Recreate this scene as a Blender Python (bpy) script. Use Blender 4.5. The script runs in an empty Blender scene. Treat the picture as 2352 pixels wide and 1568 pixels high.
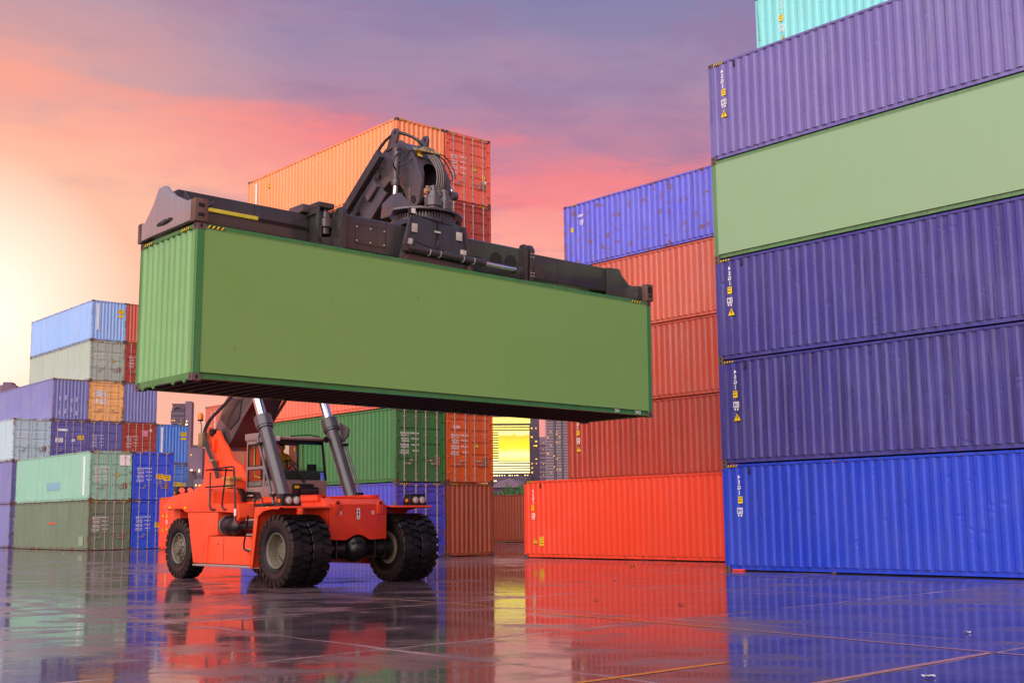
import bpy, bmesh, math, random
from mathutils import Vector, Matrix, Euler
R = math.radians
random.seed(7)
SC = bpy.context.scene
COL = SC.collection

# ------------------------------------------------------------------ camera
PITCH, ROLL, CAMH = 0.13529, -0.014245, 1.5435
FPX, SX, SY = 2722.08, 56.81, 30.60
cam_d = bpy.data.cameras.new('camera')
cam = bpy.data.objects.new('camera', cam_d)
COL.objects.link(cam)
SC.camera = cam
cam_d.sensor_fit = 'HORIZONTAL'
cam_d.sensor_width = 36
cam_d.lens = FPX / 2352 * 36
cam_d.shift_x = -SX / 2352
cam_d.shift_y = SY / 2352
cam_d.clip_start = 0.1
cam_d.clip_end = 6000
_r = Vector((1, 0, 0)); _u = Vector((0, -math.sin(PITCH), math.cos(PITCH))); _f = Vector((0, math.cos(PITCH), math.sin(PITCH)))
_r2 = _r * math.cos(ROLL) + _u * math.sin(ROLL)
_u2 = -_r * math.sin(ROLL) + _u * math.cos(ROLL)
_m = Matrix((_r2, _u2, -_f)).transposed().to_4x4()
_m.translation = (0, 0, CAMH)
cam.matrix_world = _m

def at(px, py, depth):
    """world point at image position (2352 px wide frame) and distance along +Y"""
    u = px - 1176 - SX; v = py - 784 - SY
    a = u * math.cos(ROLL) + v * math.sin(ROLL); b = -u * math.sin(ROLL) + v * math.cos(ROLL)
    d = Vector((a, FPX * math.cos(PITCH) + b * math.sin(PITCH), FPX * math.sin(PITCH) - b * math.cos(PITCH)))
    return Vector((0, 0, CAMH)) + d * (depth / d.y)

def lin(c):
    f = lambda v: v / 12.92 if v <= 0.04045 else ((v + 0.055) / 1.055) ** 2.4
    return tuple(f(x / 255) for x in c)

# ------------------------------------------------------------------ sky
SUN_AZ, SUN_EL = R(-156), R(38)       # soft light from behind-left of the camera
GLOW_AZ, GLOW_EL = R(-26), R(9.0)     # the bright part of the dusk sky
w = bpy.data.worlds.new('World'); SC.world = w; w.use_nodes = True
NT = w.node_tree; NT.nodes.clear()

class G:
    """tiny node-graph helper"""
    def __init__(s, nt): s.nt = nt
    def n(s, t, **k):
        nd = s.nt.nodes.new(t)
        for a, b in k.items(): setattr(nd, a, b)
        return nd
    def l(s, a, b): s.nt.links.new(a, b)
    def setin(s, sock, v):
        if isinstance(v, bpy.types.NodeSocket): s.l(v, sock)
        else: sock.default_value = v
    def m(s, op, a, b=0.0, c=0.0, clamp=False):
        nd = s.n('ShaderNodeMath', operation=op); nd.use_clamp = clamp
        s.setin(nd.inputs[0], a); s.setin(nd.inputs[1], b); s.setin(nd.inputs[2], c)
        return nd.outputs[0]
    def vm(s, op, a, b=(0, 0, 0)):
        nd = s.n('ShaderNodeVectorMath', operation=op); s.setin(nd.inputs[0], a); s.setin(nd.inputs[1], b)
        return nd
    def mix(s, f, a, b, bt='MIX'):
        nd = s.n('ShaderNodeMix', data_type='RGBA', blend_type=bt); s.setin(nd.inputs[0], f)
        s.setin(nd.inputs[6], a if isinstance(a, bpy.types.NodeSocket) else (*a[:3], 1)); s.setin(nd.inputs[7], b if isinstance(b, bpy.types.NodeSocket) else (*b[:3], 1))
        return nd.outputs[2]
    def ramp(s, f, stops, interp='LINEAR'):
        nd = s.n('ShaderNodeValToRGB'); cr = nd.color_ramp; cr.interpolation = interp
        while len(cr.elements) > 1: cr.elements.remove(cr.elements[-1])
        for i, (p, c) in enumerate(stops):
            e = cr.elements[0] if i == 0 else cr.elements.new(p)
            e.position = p; e.color = (*c[:3], 1) if hasattr(c, '__len__') else (c, c, c, 1)
        s.setin(nd.inputs[0], f)
        return nd.outputs[0]
    def noise(s, vec, scale, detail=4, rough=.55, dist=0.0):
        nd = s.n('ShaderNodeTexNoise'); s.l(vec, nd.inputs['Vector'])
        nd.inputs['Scale'].default_value = scale; nd.inputs['Detail'].default_value = detail
        nd.inputs['Roughness'].default_value = rough; nd.inputs['Distortion'].default_value = dist
        return nd.outputs[0]
    def mapr(s, v, a, b, c=0.0, d=1.0):
        nd = s.n('ShaderNodeMapRange'); nd.clamp = True
        s.setin(nd.inputs[0], v); nd.inputs[1].default_value = a; nd.inputs[2].default_value = b; nd.inputs[3].default_value = c; nd.inputs[4].default_value = d
        return nd.outputs[0]
    def sep(s, v):
        nd = s.n('ShaderNodeSeparateXYZ'); s.l(v, nd.inputs[0]); return nd.outputs
    def comb(s, x, y, z):
        nd = s.n('ShaderNodeCombineXYZ'); s.setin(nd.inputs[0], x); s.setin(nd.inputs[1], y); s.setin(nd.inputs[2], z); return nd.outputs[0]

g = G(NT)
out = g.n('ShaderNodeOutputWorld'); bg = g.n('ShaderNodeBackground')
tc = g.n('ShaderNodeTexCoord')
dirn = g.vm('NORMALIZE', tc.outputs['Generated']).outputs[0]
X, Y, Z = g.sep(dirn)
el = g.m('MULTIPLY', g.m('ARCSINE', Z), 180 / math.pi)                     # elevation, degrees
az = g.m('MULTIPLY', g.m('ARCTAN2', X, Y), 180 / math.pi)                  # azimuth, degrees
daz = g.m('ABSOLUTE', g.m('SUBTRACT', az, math.degrees(GLOW_AZ)))
daz = g.m('MINIMUM', daz, g.m('SUBTRACT', 360, daz))
daz = g.m('MINIMUM', daz, 60)
cv = g.comb(g.m('MULTIPLY', az, 0.055), g.m('MULTIPLY', el, 0.19), 0.0)
n1 = g.noise(cv, 1.0, 6, .56, 0.35)
n2 = g.noise(g.vm('ADD', cv, (17.3, 4.1, 2.0)).outputs[0], 2.1, 5, .6, 0.5)
elw = g.m('ADD', g.m('ADD', el, g.m('MULTIPLY', daz, 0.11)), g.m('MULTIPLY', g.m('SUBTRACT', n1, 0.5), 9.0))
elw = g.m('ADD', elw, g.m('MULTIPLY', g.m('SUBTRACT', n2, 0.5), 2.5))
skyc = g.ramp(g.m('DIVIDE', elw, 60.0, clamp=True), [
    (0.00, lin((224, 132, 128))), (8 / 60, lin((244, 146, 134))), (12 / 60, lin((253, 176, 148))), (15.5 / 60, lin((252, 166, 144))),
    (18 / 60, lin((246, 142, 134))), (19.6 / 60, lin((222, 128, 138))), (21.0 / 60, lin((186, 128, 150))), (23.5 / 60, lin((166, 134, 162))), (26 / 60, lin((140, 128, 164))),
    (30 / 60, lin((124, 121, 162))), (38 / 60, lin((114, 115, 160))), (1, lin((104, 108, 164)))])
cloud = g.mapr(g.m('SUBTRACT', n2, g.m('MULTIPLY', g.m('ABSOLUTE', g.m('SUBTRACT', elw, 23.0)), 0.016)), 0.44, 0.62)
skyc = g.mix(g.m('MULTIPLY', cloud, .5), skyc, lin((154, 112, 150)))
hi = g.mapr(g.m('SUBTRACT', n1, g.m('MULTIPLY', g.m('ABSOLUTE', g.m('SUBTRACT', elw, 18.6)), 0.09)), 0.40, 0.62)
skyc = g.mix(g.m('MULTIPLY', hi, .45), skyc, lin((255, 122, 120)))
sk = g.noise(g.comb(g.m('MULTIPLY', az, .035), g.m('MULTIPLY', el, .55), 3.7), 1.0, 5, .55, .3)
streak = g.mapr(g.m('SUBTRACT', sk, g.m('MULTIPLY', g.m('ABSOLUTE', g.m('SUBTRACT', elw, 19.3)), 0.07)), .40, .60)
skyc = g.mix(g.m('MULTIPLY', streak, .6), skyc, lin((255, 120, 112)))
gd = Vector((math.sin(GLOW_AZ) * math.cos(GLOW_EL), math.cos(GLOW_AZ) * math.cos(GLOW_EL), math.sin(GLOW_EL)))
ang = g.m('MULTIPLY', g.m('ARCCOSINE', g.vm('DOT_PRODUCT', dirn, tuple(gd)).outputs['Value']), 180 / math.pi)
skyc = g.mix(g.mapr(ang, 19.0, 2.0, 0, .8), skyc, lin((255, 206, 164)))
skyc = g.mix(g.mapr(ang, 7.5, 0.5, 0, 1.0), skyc, (1.25, 1.12, .92))
nsk = g.n('ShaderNodeTexSky', sky_type='NISHITA'); nsk.sun_disc = False
nsk.sun_elevation = SUN_EL; nsk.sun_rotation = SUN_AZ
nis = g.vm('MULTIPLY', nsk.outputs[0], (0.010, 0.009, 0.010)).outputs[0]
bg.inputs[1].default_value = 0.74
g.l(g.vm('ADD', skyc, nis).outputs[0], bg.inputs[0]); g.l(bg.outputs[0], out.inputs[0])

# ------------------------------------------------------------------ sun
sd = bpy.data.lights.new('sun', 'SUN'); sd.energy = 3.4; sd.angle = R(90); sd.color = (1.0, .92, .86)
so = bpy.data.objects.new('sun', sd); COL.objects.link(so)
sv = Vector((math.sin(SUN_AZ) * math.cos(SUN_EL), math.cos(SUN_AZ) * math.cos(SUN_EL), math.sin(SUN_EL)))
so.rotation_euler = sv.to_track_quat('Z', 'Y').to_euler()
SC.view_settings.view_transform = 'Standard'; SC.view_settings.look = 'None'
SC.view_settings.gamma = 1; SC.view_settings.use_curve_mapping = False
SC.view_settings.exposure = 0.45

# ------------------------------------------------------------------ mesh helpers
class MB:
    def __init__(s): s.v = []; s.f = []; s.mi = []; s.cur = 0
    def add(s, vs, fs):
        b = len(s.v); s.v += [Vector(p) for p in vs]
        for q in fs: s.f.append([b + i for i in q]); s.mi.append(s.cur)
        return s
    def box(s, a, b):
        x0, y0, z0 = a; x1, y1, z1 = b
        if x0 > x1: x0, x1 = x1, x0
        if y0 > y1: y0, y1 = y1, y0
        if z0 > z1: z0, z1 = z1, z0
        return s.add([(x0, y0, z0), (x1, y0, z0), (x1, y1, z0), (x0, y1, z0), (x0, y0, z1), (x1, y0, z1), (x1, y1, z1), (x0, y1, z1)],
                     [(0, 3, 2, 1), (4, 5, 6, 7), (0, 1, 5, 4), (1, 2, 6, 5), (2, 3, 7, 6), (3, 0, 4, 7)])
    def hexa(s, p):
        return s.add(p, [(0, 3, 2, 1), (4, 5, 6, 7), (0, 1, 5, 4), (1, 2, 6, 5), (2, 3, 7, 6), (3, 0, 4, 7)])
    def prism(s, pts, a, b, plane='xz'):
        """polygon pts extruded along the axis missing from `plane`, from a to b"""
        def P(u, v, t): return {'xz': (u, t, v), 'xy': (u, v, t), 'yz': (t, u, v)}[plane]
        n = len(pts)
        ar = sum(pts[i][0] * pts[(i + 1) % n][1] - pts[(i + 1) % n][0] * pts[i][1] for i in range(n))
        q = list(pts) if ar > 0 else list(reversed(pts))
        lo, hi_ = min(a, b), max(a, b)
        vs = [P(u, v, lo) for u, v in q] + [P(u, v, hi_) for u, v in q]
        base = list(range(n)); top = list(range(n, 2 * n))
        fs = []
        if plane == 'xz':   # normal of ccw(x,z) is -y
            fs += [base, top[::-1]]; fs += [(i, n + i, n + (i + 1) % n, (i + 1) % n) for i in range(n)]
        else:
            fs += [base[::-1], top]; fs += [(i, (i + 1) % n, n + (i + 1) % n, n + i) for i in range(n)]
        return s.add(vs, fs)
    def tube(s, p, q, r, r2=None, n=12, caps=True):
        p, q = Vector(p), Vector(q); r2 = r if r2 is None else r2
        d = (q - p).normalized(); a = d.orthogonal().normalized(); b = d.cross(a)
        vs = []
        for c, rr in ((p, r), (q, r2)):
            for i in range(n):
                t = 2 * math.pi * i / n; vs.append(c + a * (rr * math.cos(t)) + b * (rr * math.sin(t)))
        fs = [(i, (i + 1) % n, n + (i + 1) % n, n + i) for i in range(n)]
        if caps: fs += [tuple(range(n))[::-1], tuple(range(n, 2 * n))]
        return s.add(vs, fs)
    def path(s, pts, r, n=8):
        pts = [Vector(p) for p in pts]; vs = []; fs = []; a = None
        for k, p in enumerate(pts):
            d = (pts[min(k + 1, len(pts) - 1)] - pts[max(k - 1, 0)]).normalized()
            if a is None: a = d.orthogonal().normalized()
            a = (a - d * a.dot(d)).normalized(); b = d.cross(a)
            vs += [p + a * (r * math.cos(2 * math.pi * i / n)) + b * (r * math.sin(2 * math.pi * i / n)) for i in range(n)]
        for k in range(len(pts) - 1):
            fs += [(k * n + i, k * n + (i + 1) % n, (k + 1) * n + (i + 1) % n, (k + 1) * n + i) for i in range(n)]
        fs += [tuple(range(n))[::-1], tuple(range(len(vs) - n, len(vs)))]
        return s.add(vs, fs)
    def lathe(s, prof, c, axis='y', n=32, close=False, caps=True):
        """prof: (t along axis, radius)"""
        vs = []; fs = []; c = Vector(c)
        for t, r in prof:
            for i in range(n):
                a = 2 * math.pi * i / n; u, v = r * math.cos(a), r * math.sin(a)
                vs.append(c + Vector({'y': (u, t, -v), 'x': (t, u, v), 'z': (u, v, t)}[axis]))
        m = len(prof); rng = range(m) if close else range(m - 1)
        for k in rng:
            k2 = (k + 1) % m
            fs += [(k * n + i, k * n + (i + 1) % n, k2 * n + (i + 1) % n, k2 * n + i) for i in range(n)]
        if not close and caps: fs += [tuple(range(n))[::-1], tuple(range((m - 1) * n, m * n))]
        return s.add(vs, fs)
    def xf(s, fn): s.v = [Vector(fn(p)) for p in s.v]; return s
    def mesh(s, name, bevel=0.0, seg=2, smooth=40, fix=True):
        me = bpy.data.meshes.new(name); me.from_pydata(s.v, [], s.f)
        me.polygons.foreach_set('material_index', s.mi); me.update()
        if bevel or fix:
            bm = bmesh.new(); bm.from_mesh(me)
            if fix: bmesh.ops.recalc_face_normals(bm, faces=bm.faces)
            if bevel:
                es = [e for e in bm.edges if len(e.link_faces) == 2 and e.calc_face_angle(0) > R(25)]
                bmesh.ops.bevel(bm, geom=es, offset=bevel, segments=seg, profile=.6, affect='EDGES', clamp_overlap=True)
            bm.to_mesh(me); bm.free()
        if smooth:
            for p in me.polygons: p.use_smooth = True
            me.set_sharp_from_angle(angle=R(smooth))
        return me

def inst(name, me, mats, parent=None, loc=None, mat=None):
    o = bpy.data.objects.new(name, me); COL.objects.link(o)
    if not isinstance(mats, (list, tuple)): mats = [mats]
    while len(me.materials) < len(mats): me.materials.append(None)
    for i, mt in enumerate(mats):
        if me.materials[i] is None and me.users <= 1: me.materials[i] = mt
        o.material_slots[i].link = 'OBJECT'; o.material_slots[i].material = mt
    if parent is not None: o.parent = parent
    if loc is not None: o.location = loc
    if mat is not None: o.matrix_local = mat
    return o
def part(name, mb, mats, parent, bevel=0.0, smooth=40, seg=2, **k):
    return inst(name, mb.mesh(name, bevel, seg, smooth), mats, parent, **k)
def tag(o, label=None, cat=None, group=None, kind=None):
    if label: o['label'] = label
    if cat: o['category'] = cat
    if group: o['group'] = group
    if kind: o['kind'] = kind
    return o
def empty(name, mat=None):
    o = bpy.data.objects.new(name, None); COL.objects.link(o); o.empty_display_size = .3
    if mat is not None: o.matrix_world = mat
    return o

# ------------------------------------------------------------------ materials
def base_mat(name):
    m = bpy.data.materials.new(name); m.use_nodes = True; nt = m.node_tree
    return m, G(nt), nt.nodes['Principled BSDF']
def objvec(g):
    t = g.n('ShaderNodeTexCoord'); oi = g.n('ShaderNodeObjectInfo')
    off = g.m('MULTIPLY', oi.outputs['Random'], 37.0)
    return g.vm('ADD', t.outputs['Object'], g.comb(off, g.m('MULTIPLY', off, 1.7), g.m('MULTIPLY', off, .31))).outputs[0]

def paint(name, rgb, rough=.36, rust=.25, dirt=.35, fade=.12, spec=.5, bump=.25, coat=0.0, scale=1.0, metal=0.0, chalk=.08):
    """weathered enamel: faded patches, vertical streaks, rust specks and runs, small dents"""
    m, g, b = base_mat(name)
    c = lin(rgb)
    v = objvec(g); vs = g.vm('MULTIPLY', v, (scale,) * 3).outputs[0]
    nb = g.noise(vs, .55, 4, .6); nm = g.noise(vs, 3.2, 5, .6)
    st = g.noise(g.vm('MULTIPLY', vs, (5.5, 5.5, .22)).outputs[0], 1.0, 4, .65)
    st2 = g.noise(g.vm('MULTIPLY', vs, (17, 17, .6)).outputs[0], 1.0, 3, .6)
    lum = sum(c) / 3
    pale = tuple(min(1, x * .8 + .2 * (lum + .30)) for x in c); dark = tuple(x * .42 + .006 for x in c)
    col = g.mix(g.mapr(nb, .38, .72, 0, fade * 3), c, pale)
    col = g.mix(g.m('MULTIPLY', g.mapr(st, .47, .68), dirt), col, dark)
    col = g.mix(g.m('MULTIPLY', g.m('MULTIPLY', g.mapr(st2, .57, .62), g.mapr(nb, .42, .56)), min(1, dirt * 1.1)), col, tuple(x * .30 + .004 for x in c))
    col = g.mix(g.m('MULTIPLY', g.mapr(st2, .60, .78), chalk * 2), col, tuple(min(1, x + .25) for x in c))
    fine = g.noise(vs, 22, 4, .7)
    if rust > 0:
        msk = g.m('MULTIPLY', g.mapr(g.m('ADD', g.m('MULTIPLY', nm, .6), g.m('MULTIPLY', fine, .4)), .80 - rust * .42, .86 - rust * .40), 1.0)
        run = g.m('MULTIPLY', g.mapr(st2, .66 - rust * .1, .74), g.mapr(nm, .56, .66))
        rc = g.mix(g.mapr(fine, .35, .65), (.10, .036, .016), (.27, .10, .04))
        col = g.mix(g.m('MULTIPLY', run, min(.9, rust * 2.2)), col, (.15, .06, .03))
        col = g.mix(msk, col, rc)
    else: msk = 0.0
    g.l(col, b.inputs['Base Color'])
    ro = g.m('ADD', rough, g.m('MULTIPLY', g.m('SUBTRACT', nm, .5), .28))
    ro = g.m('ADD', ro, g.m('MULTIPLY', msk, .35), clamp=True)
    g.l(ro, b.inputs['Roughness']); b.inputs['Specular IOR Level'].default_value = spec
    b.inputs['Coat Weight'].default_value = coat; b.inputs['Coat Roughness'].default_value = .12
    b.inputs['Metallic'].default_value = metal
    bp = g.n('ShaderNodeBump'); bp.inputs['Strength'].default_value = bump; bp.inputs['Distance'].default_value = .02
    dn = g.noise(vs, 2.6, 2, .5)
    h = g.m('ADD', g.m('MULTIPLY', g.noise(vs, 1.1, 3, .5), 1.2), g.m('MULTIPLY', fine, .06)); h = g.m('ADD', h, g.m('MULTIPLY', g.mapr(dn, .66, .74), -.9))
    g.l(h, bp.inputs['Height']); g.l(bp.outputs[0], b.inputs['Normal'])
    return m
def plain(name, rgb, rough=.5, metal=0.0, spec=.5, emit=0.0, ecol=None, var=.12, scale=6.0, bump=.1):
    m, g, b = base_mat(name); c = lin(rgb)
    v = objvec(g); n_ = g.noise(v, scale, 4, .6)
    g.l(g.mix(g.mapr(n_, .3, .75), tuple(x * (1 - var * 1.5) for x in c), tuple(min(1, x * (1 + var)) for x in c)), b.inputs['Base Color'])
    g.l(g.m('ADD', rough, g.m('MULTIPLY', g.m('SUBTRACT', n_, .5), .25), clamp=True), b.inputs['Roughness'])
    b.inputs['Metallic'].default_value = metal; b.inputs['Specular IOR Level'].default_value = spec
    if emit: b.inputs['Emission Color'].default_value = (*lin(ecol or rgb), 1); b.inputs['Emission Strength'].default_value = emit
    if bump:
        bp = g.n('ShaderNodeBump'); bp.inputs['Strength'].default_value = bump; bp.inputs['Distance'].default_value = .01
        g.l(g.noise(v, scale * 4, 3, .6), bp.inputs['Height']); g.l(bp.outputs[0], b.inputs['Normal'])
    return m
def glass(name, tint=(.70, .90, .82), rough=.01):
    m, g, b = base_mat(name); b.inputs['Base Color'].default_value = (*tint, 1)
    b.inputs['Transmission Weight'].default_value = 1; b.inputs['Roughness'].default_value = rough; b.inputs['IOR'].default_value = 1.12
    return m
MT = {}
MT['yellow'] = plain('sticker_yellow', (250, 205, 20), .4)
MT['black'] = plain('sticker_black', (22, 20, 20), .45)
MT['white'] = plain('sticker_white', (238, 236, 232), .45)
MT['gasket'] = plain('rubber_gasket', (24, 22, 22), .7)
MT['steel'] = paint('galvanised_bar', (188, 176, 172), .38, .12, .25, metal=.5)
MT['hole'] = plain('dark_cavity', (18, 14, 13), .8)
# ------------------------------------------------------------------ ground
YAW = R(-47.6)
EX = Vector((math.cos(YAW), math.sin(YAW), 0)); EY = Vector((-math.sin(YAW), math.cos(YAW), 0))
def wet_mat(name, tone, seam=False):
    m, g, b = base_mat(name)
    t = g.n('ShaderNodeNewGeometry'); v = t.outputs['Position']
    oi = g.n('ShaderNodeObjectInfo')
    big = g.noise(v, .16, 5, .6, .6); mid = g.noise(v, .9, 5, .62); fine = g.noise(v, 14, 4, .65)
    grit = g.noise(v, 90, 2, .6)
    dirc = g.vm('MULTIPLY', v, (1, 1, 1)).outputs[0]
    c0 = tuple(x * tone for x in (.050, .032, .038)); c1 = tuple(x * tone for x in (.145, .098, .115))
    ae = g.vm('DOT_PRODUCT', v, tuple(EX)).outputs['Value']; an = g.vm('DOT_PRODUCT', v, tuple(EY)).outputs['Value']
    lane = g.noise(g.comb(g.m('MULTIPLY', ae, .05), g.m('MULTIPLY', an, 1.6), 0.0), 1.0, 4, .6, .3)      # wheel lanes along the rows
    swirl = g.noise(g.vm('MULTIPLY', v, (.22, .9, 1)).outputs[0], 1.0, 5, .62, 1.2)                     # shallow sheets of water
    f = g.m('ADD', g.m('MULTIPLY', mid, .35), g.m('MULTIPLY', big, .30)); f = g.m('ADD', f, g.m('MULTIPLY', swirl, .35))
    f = g.m('ADD', f, g.m('MULTIPLY', g.m('SUBTRACT', oi.outputs['Random'], .5), .09)); f = g.m('ADD', f, g.m('MULTIPLY', g.m('SUBTRACT', lane, .5), .12))
    col = g.mix(g.mapr(f, .40, .62), c0, c1)
    spk = g.mapr(grit, .66, .74)
    col = g.mix(g.m('MULTIPLY', spk, .5), col, (.36, .31, .30))
    oil = g.mapr(g.noise(v, .55, 3, .5, .4), .64, .72); col = g.mix(g.m('MULTIPLY', oil, .6), col, (.02, .016, .018))
    g.l(col, b.inputs['Base Color'])
    dry = g.mapr(f, .515, .575)          # where the film of water thins out
    ro = g.m('ADD', .050, g.m('MULTIPLY', dry, .20)); ro = g.m('ADD', ro, g.m('MULTIPLY', g.mapr(fine, .5, .8), .05)); ro = g.m('ADD', ro, g.m('MULTIPLY', g.mapr(lane, .5, .7), .05))
    g.l(ro, b.inputs['Roughness']); b.inputs['IOR'].default_value = 1.29
    b.inputs['Specular IOR Level'].default_value = .5
    bp = g.n('ShaderNodeBump'); bp.inputs['Strength'].default_value = .55; bp.inputs['Distance'].default_value = .007
    rip = g.noise(v, 5.5, 3, .6)
    hgt = g.m('ADD', g.m('MULTIPLY', g.noise(v, 1.7, 4, .6), .55), g.m('MULTIPLY', fine, g.m('ADD', .035, g.m('MULTIPLY', dry, .16))))
    hgt = g.m('ADD', hgt, g.m('MULTIPLY', rip, .15)); hgt = g.m('ADD', hgt, g.m('MULTIPLY', spk, g.m('MULTIPLY', dry, .12)))
    g.l(hgt, bp.inputs['Height']); g.l(bp.outputs[0], b.inputs['Normal'])
    return m
MT['slab'] = wet_mat('wet_concrete', 1.0)
MT['joint'] = plain('wet_joint_silt', (146, 122, 126), .3, scale=1.5, var=.5, bump=.2)
MT['line'] = paint('worn_yellow_line', (196, 132, 44), .16, .35, .5, bump=.1, scale=2.5)

gm = MB(); gm.add([(-3500, -400, -.012), (3500, -400, -.012), (3500, 4500, -.012), (-3500, 4500, -.012)], [(0, 1, 2, 3)])
ground = part('ground', gm, wet_mat('wet_yard', .8), None, smooth=0)
tag(ground, kind='structure')
SE, SN, E0, N0 = 5.5, 5.25, -6.45, 8.42
yard = empty('yard_pavement'); tag(yard, kind='structure')
jm = MB(); jm.add([(-75, -15, -.006), (95, -15, -.006), (95, 90, -.006), (-75, 90, -.006)], [(0, 1, 2, 3)])
slab_me = {}
rs = random.Random(3)
def slab_mesh(k):
    mb = MB(); gp = .034; a, c = SE / 2 - gp, SN / 2 - gp
    r_ = random.Random(k); ed = lambda: r_.choice((-.030, -.02, 0, .02, .03, .033)) + r_.uniform(-.012, .012)
    n = 9; ring = []
    for i in range(n): ring.append((-a + 2 * a * i / n, -c + ed()))
    for i in range(n): ring.append((a + ed(), -c + 2 * c * i / n))
    for i in range(n): ring.append((a - 2 * a * i / n, c + ed()))
    for i in range(n): ring.append((-a + ed(), c - 2 * c * i / n))
    mb.prism(ring, -.03, 0.0, 'xy')
    return mb.mesh('slab', 0, 0, 0)
slabs = [slab_mesh(k) for k in range(5)]
nsl = 0
for i in range(-13, 3):
    for j in range(-1, 15):
        ce = EX * (E0 + (i + .5) * SE) + EY * (N0 + (j + .5) * SN)
        if ce.y < 3 or ce.y > 74: continue
        if abs(ce.x) > ce.y * .47 + 7: continue
        o = inst('slab', slabs[rs.randrange(5)], MT['slab'], yard, mat=Matrix.Translation((ce.x, ce.y, rs.uniform(-.0006, .0006))) @ Matrix.Rotation(YAW, 4, 'Z'))
        nsl += 1
# silt in the joints, one sheet under the slabs
jm = MB(); c4 = []
for (x, y) in ((-44, 2.0), (44, 2.0), (44, 74), (-44, 74)): c4.append((x, y, -.0016))
jm.add(c4, [(0, 1, 2, 3)]); inst('joint_filler', jm.mesh('joint_filler', smooth=0), MT['joint'], yard)
def stripe(pts, wd, nm='painted_line'):
    mb = MB()
    for k in range(len(pts) - 1):
        p, q = Vector((*pts[k], 0)), Vector((*pts[k + 1], 0)); d = (q - p).normalized(); s = Vector((-d.y, d.x, 0)) * wd / 2
        mb.add([p - s, q - s, q + s, p + s], [(0, 1, 2, 3)])
    mb.xf(lambda p: (p.x, p.y, .0045))
    return inst(nm, mb.mesh(nm, smooth=0), MT['line'], yard)
def en(e, n): return tuple((EX * e + EY * n)[:2])
stripe([en(-29, 13.72), en(-16, 13.52)], .045)
stripe([en(-14.5, 13.2), en(-10.5, 12.98), en(-6.48, 12.60), en(-3, 12.35)], .07)
stripe([en(-6.52, 8.6), en(-6.48, 12.60)], .10)
stripe([en(-8.16, 7.9), en(-8.10, 10.0)], .09)
ringpts = []
cx, cy = (EX * -5.05 + EY * 12.05)[:2]
for k in range(19):
    a = 2 * math.pi * k / 18; ringpts.append((cx + .32 * math.cos(a), cy + .32 * math.sin(a)))
stripe(ringpts, .09, 'painted_ring')

# ------------------------------------------------------------------ shipping containers
CL, CW, CH = 12.192, 2.438, 2.896
def casting_mesh():
    mb = MB()
    sx, sy, sz = .178, .162, .118
    mb.box((.004, .004, 0), (sx, sy, sz))
    mb.cur = 1
    def oval(fn, w_, h_):
        pts = [fn(w_ * math.cos(2 * math.pi * k / 10), h_ * math.sin(2 * math.pi * k / 10)) for k in range(10)]
        mb.add(pts, [tuple(range(10))])
    oval(lambda a, b: (sx / 2 + a, .0015, sz / 2 + b), .026, .042)
    oval(lambda a, b: (.0015, sy / 2 + a, sz / 2 + b), .026, .042)
    return mb.mesh('corner_casting', 0, 0, 0)
def frame_mesh(door):
    mb = MB(); p = .006
    for x0 in (0, CL - .16):
        for y0 in (0, CW - .10):
            mb.box((x0 + p, y0 + p, .119), (x0 + .16 - p, y0 + .10 - p, CH - .119))
    for y0, s in ((0, 1), (CW, -1)):
        mb.prism([(y0 + s * .050, .156), (y0 + s * .046, .050), (y0 + s * .014, .044), (y0 + s * .014, .030), (y0 + s * .095, .030), (y0 + s * .095, .156)], .179, CL - .179, 'yz')   # bottom side rail, a channel
        mb.box((.179, y0 + s * .004, CH - .085), (CL - .179, y0 + s * .060, CH - .014))  # top side rail
    for x0, s in ((0, 1), (CL, -1)):
        mb.box((x0 + s * .012, .163, .026), (x0 + s * .09, CW - .163, .150))
        mb.box((x0 + s * .006, .163, CH - (.135 if (door and s < 0) else .090)), (x0 + s * .10, CW - .163, CH - .012))
    return mb.mesh('frame', .006, 1, 30)
def corr(n0, n1, z0, z1, pitch, depth, outer, flat=.29, name='side_panel'):
    """trapezoidal sheet: runs along x from n0 to n1, face at y=outer, troughs at outer+depth"""
    cnt = round((n1 - n0 - .12) / pitch); pitch = (n1 - n0 - .12) / cnt
    pr = [(n0, outer), ]
    x = n0 + .06
    for k in range(cnt):
        a = x + k * pitch
        pr += [(a + pitch * .02, outer), (a + pitch * .24, outer + depth), (a + pitch * .52, outer + depth), (a + pitch * .74, outer)]
    pr.append((n1, outer))
    mb = MB(); n = len(pr)
    mb.add([(u, v, z0) for u, v in pr] + [(u, v, z1) for u, v in pr], [(i, i + 1, n + i + 1, n + i) for i in range(n - 1)])
    return mb.mesh(name, 0, 0, 0, fix=False)
ME = {}
ME['cast'] = casting_mesh(); ME['frame_d'] = frame_mesh(True); ME['frame_e'] = frame_mesh(False)
ME['side'] = corr(.15, CL - .15, .148, CH - .083, .278, .028, .013)
def flat_side():
    mb = MB(); mb.box((.15, .016, .148), (CL - .15, .03, CH - .083))
    mb.box((.17, .008, CH - .098), (CL - .17, .017, CH - .084)); mb.box((.17, .006, .15), (CL - .17, .017, .168))
    return mb.mesh('side_panel', 0, 0, 0)
ME['flat'] = flat_side()
def end_mesh():
    me = corr(.09, CW - .09, .148, CH - .088, .245, .042, .016, name='end_panel')
    me.transform(Matrix(((0, 1, 0, 0), (-1, 0, 0, CW), (0, 0, 1, 0), (0, 0, 0, 1))))   # (u,v)->(x=v, y=CW-u)
    return me
ME['end'] = end_mesh()
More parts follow.
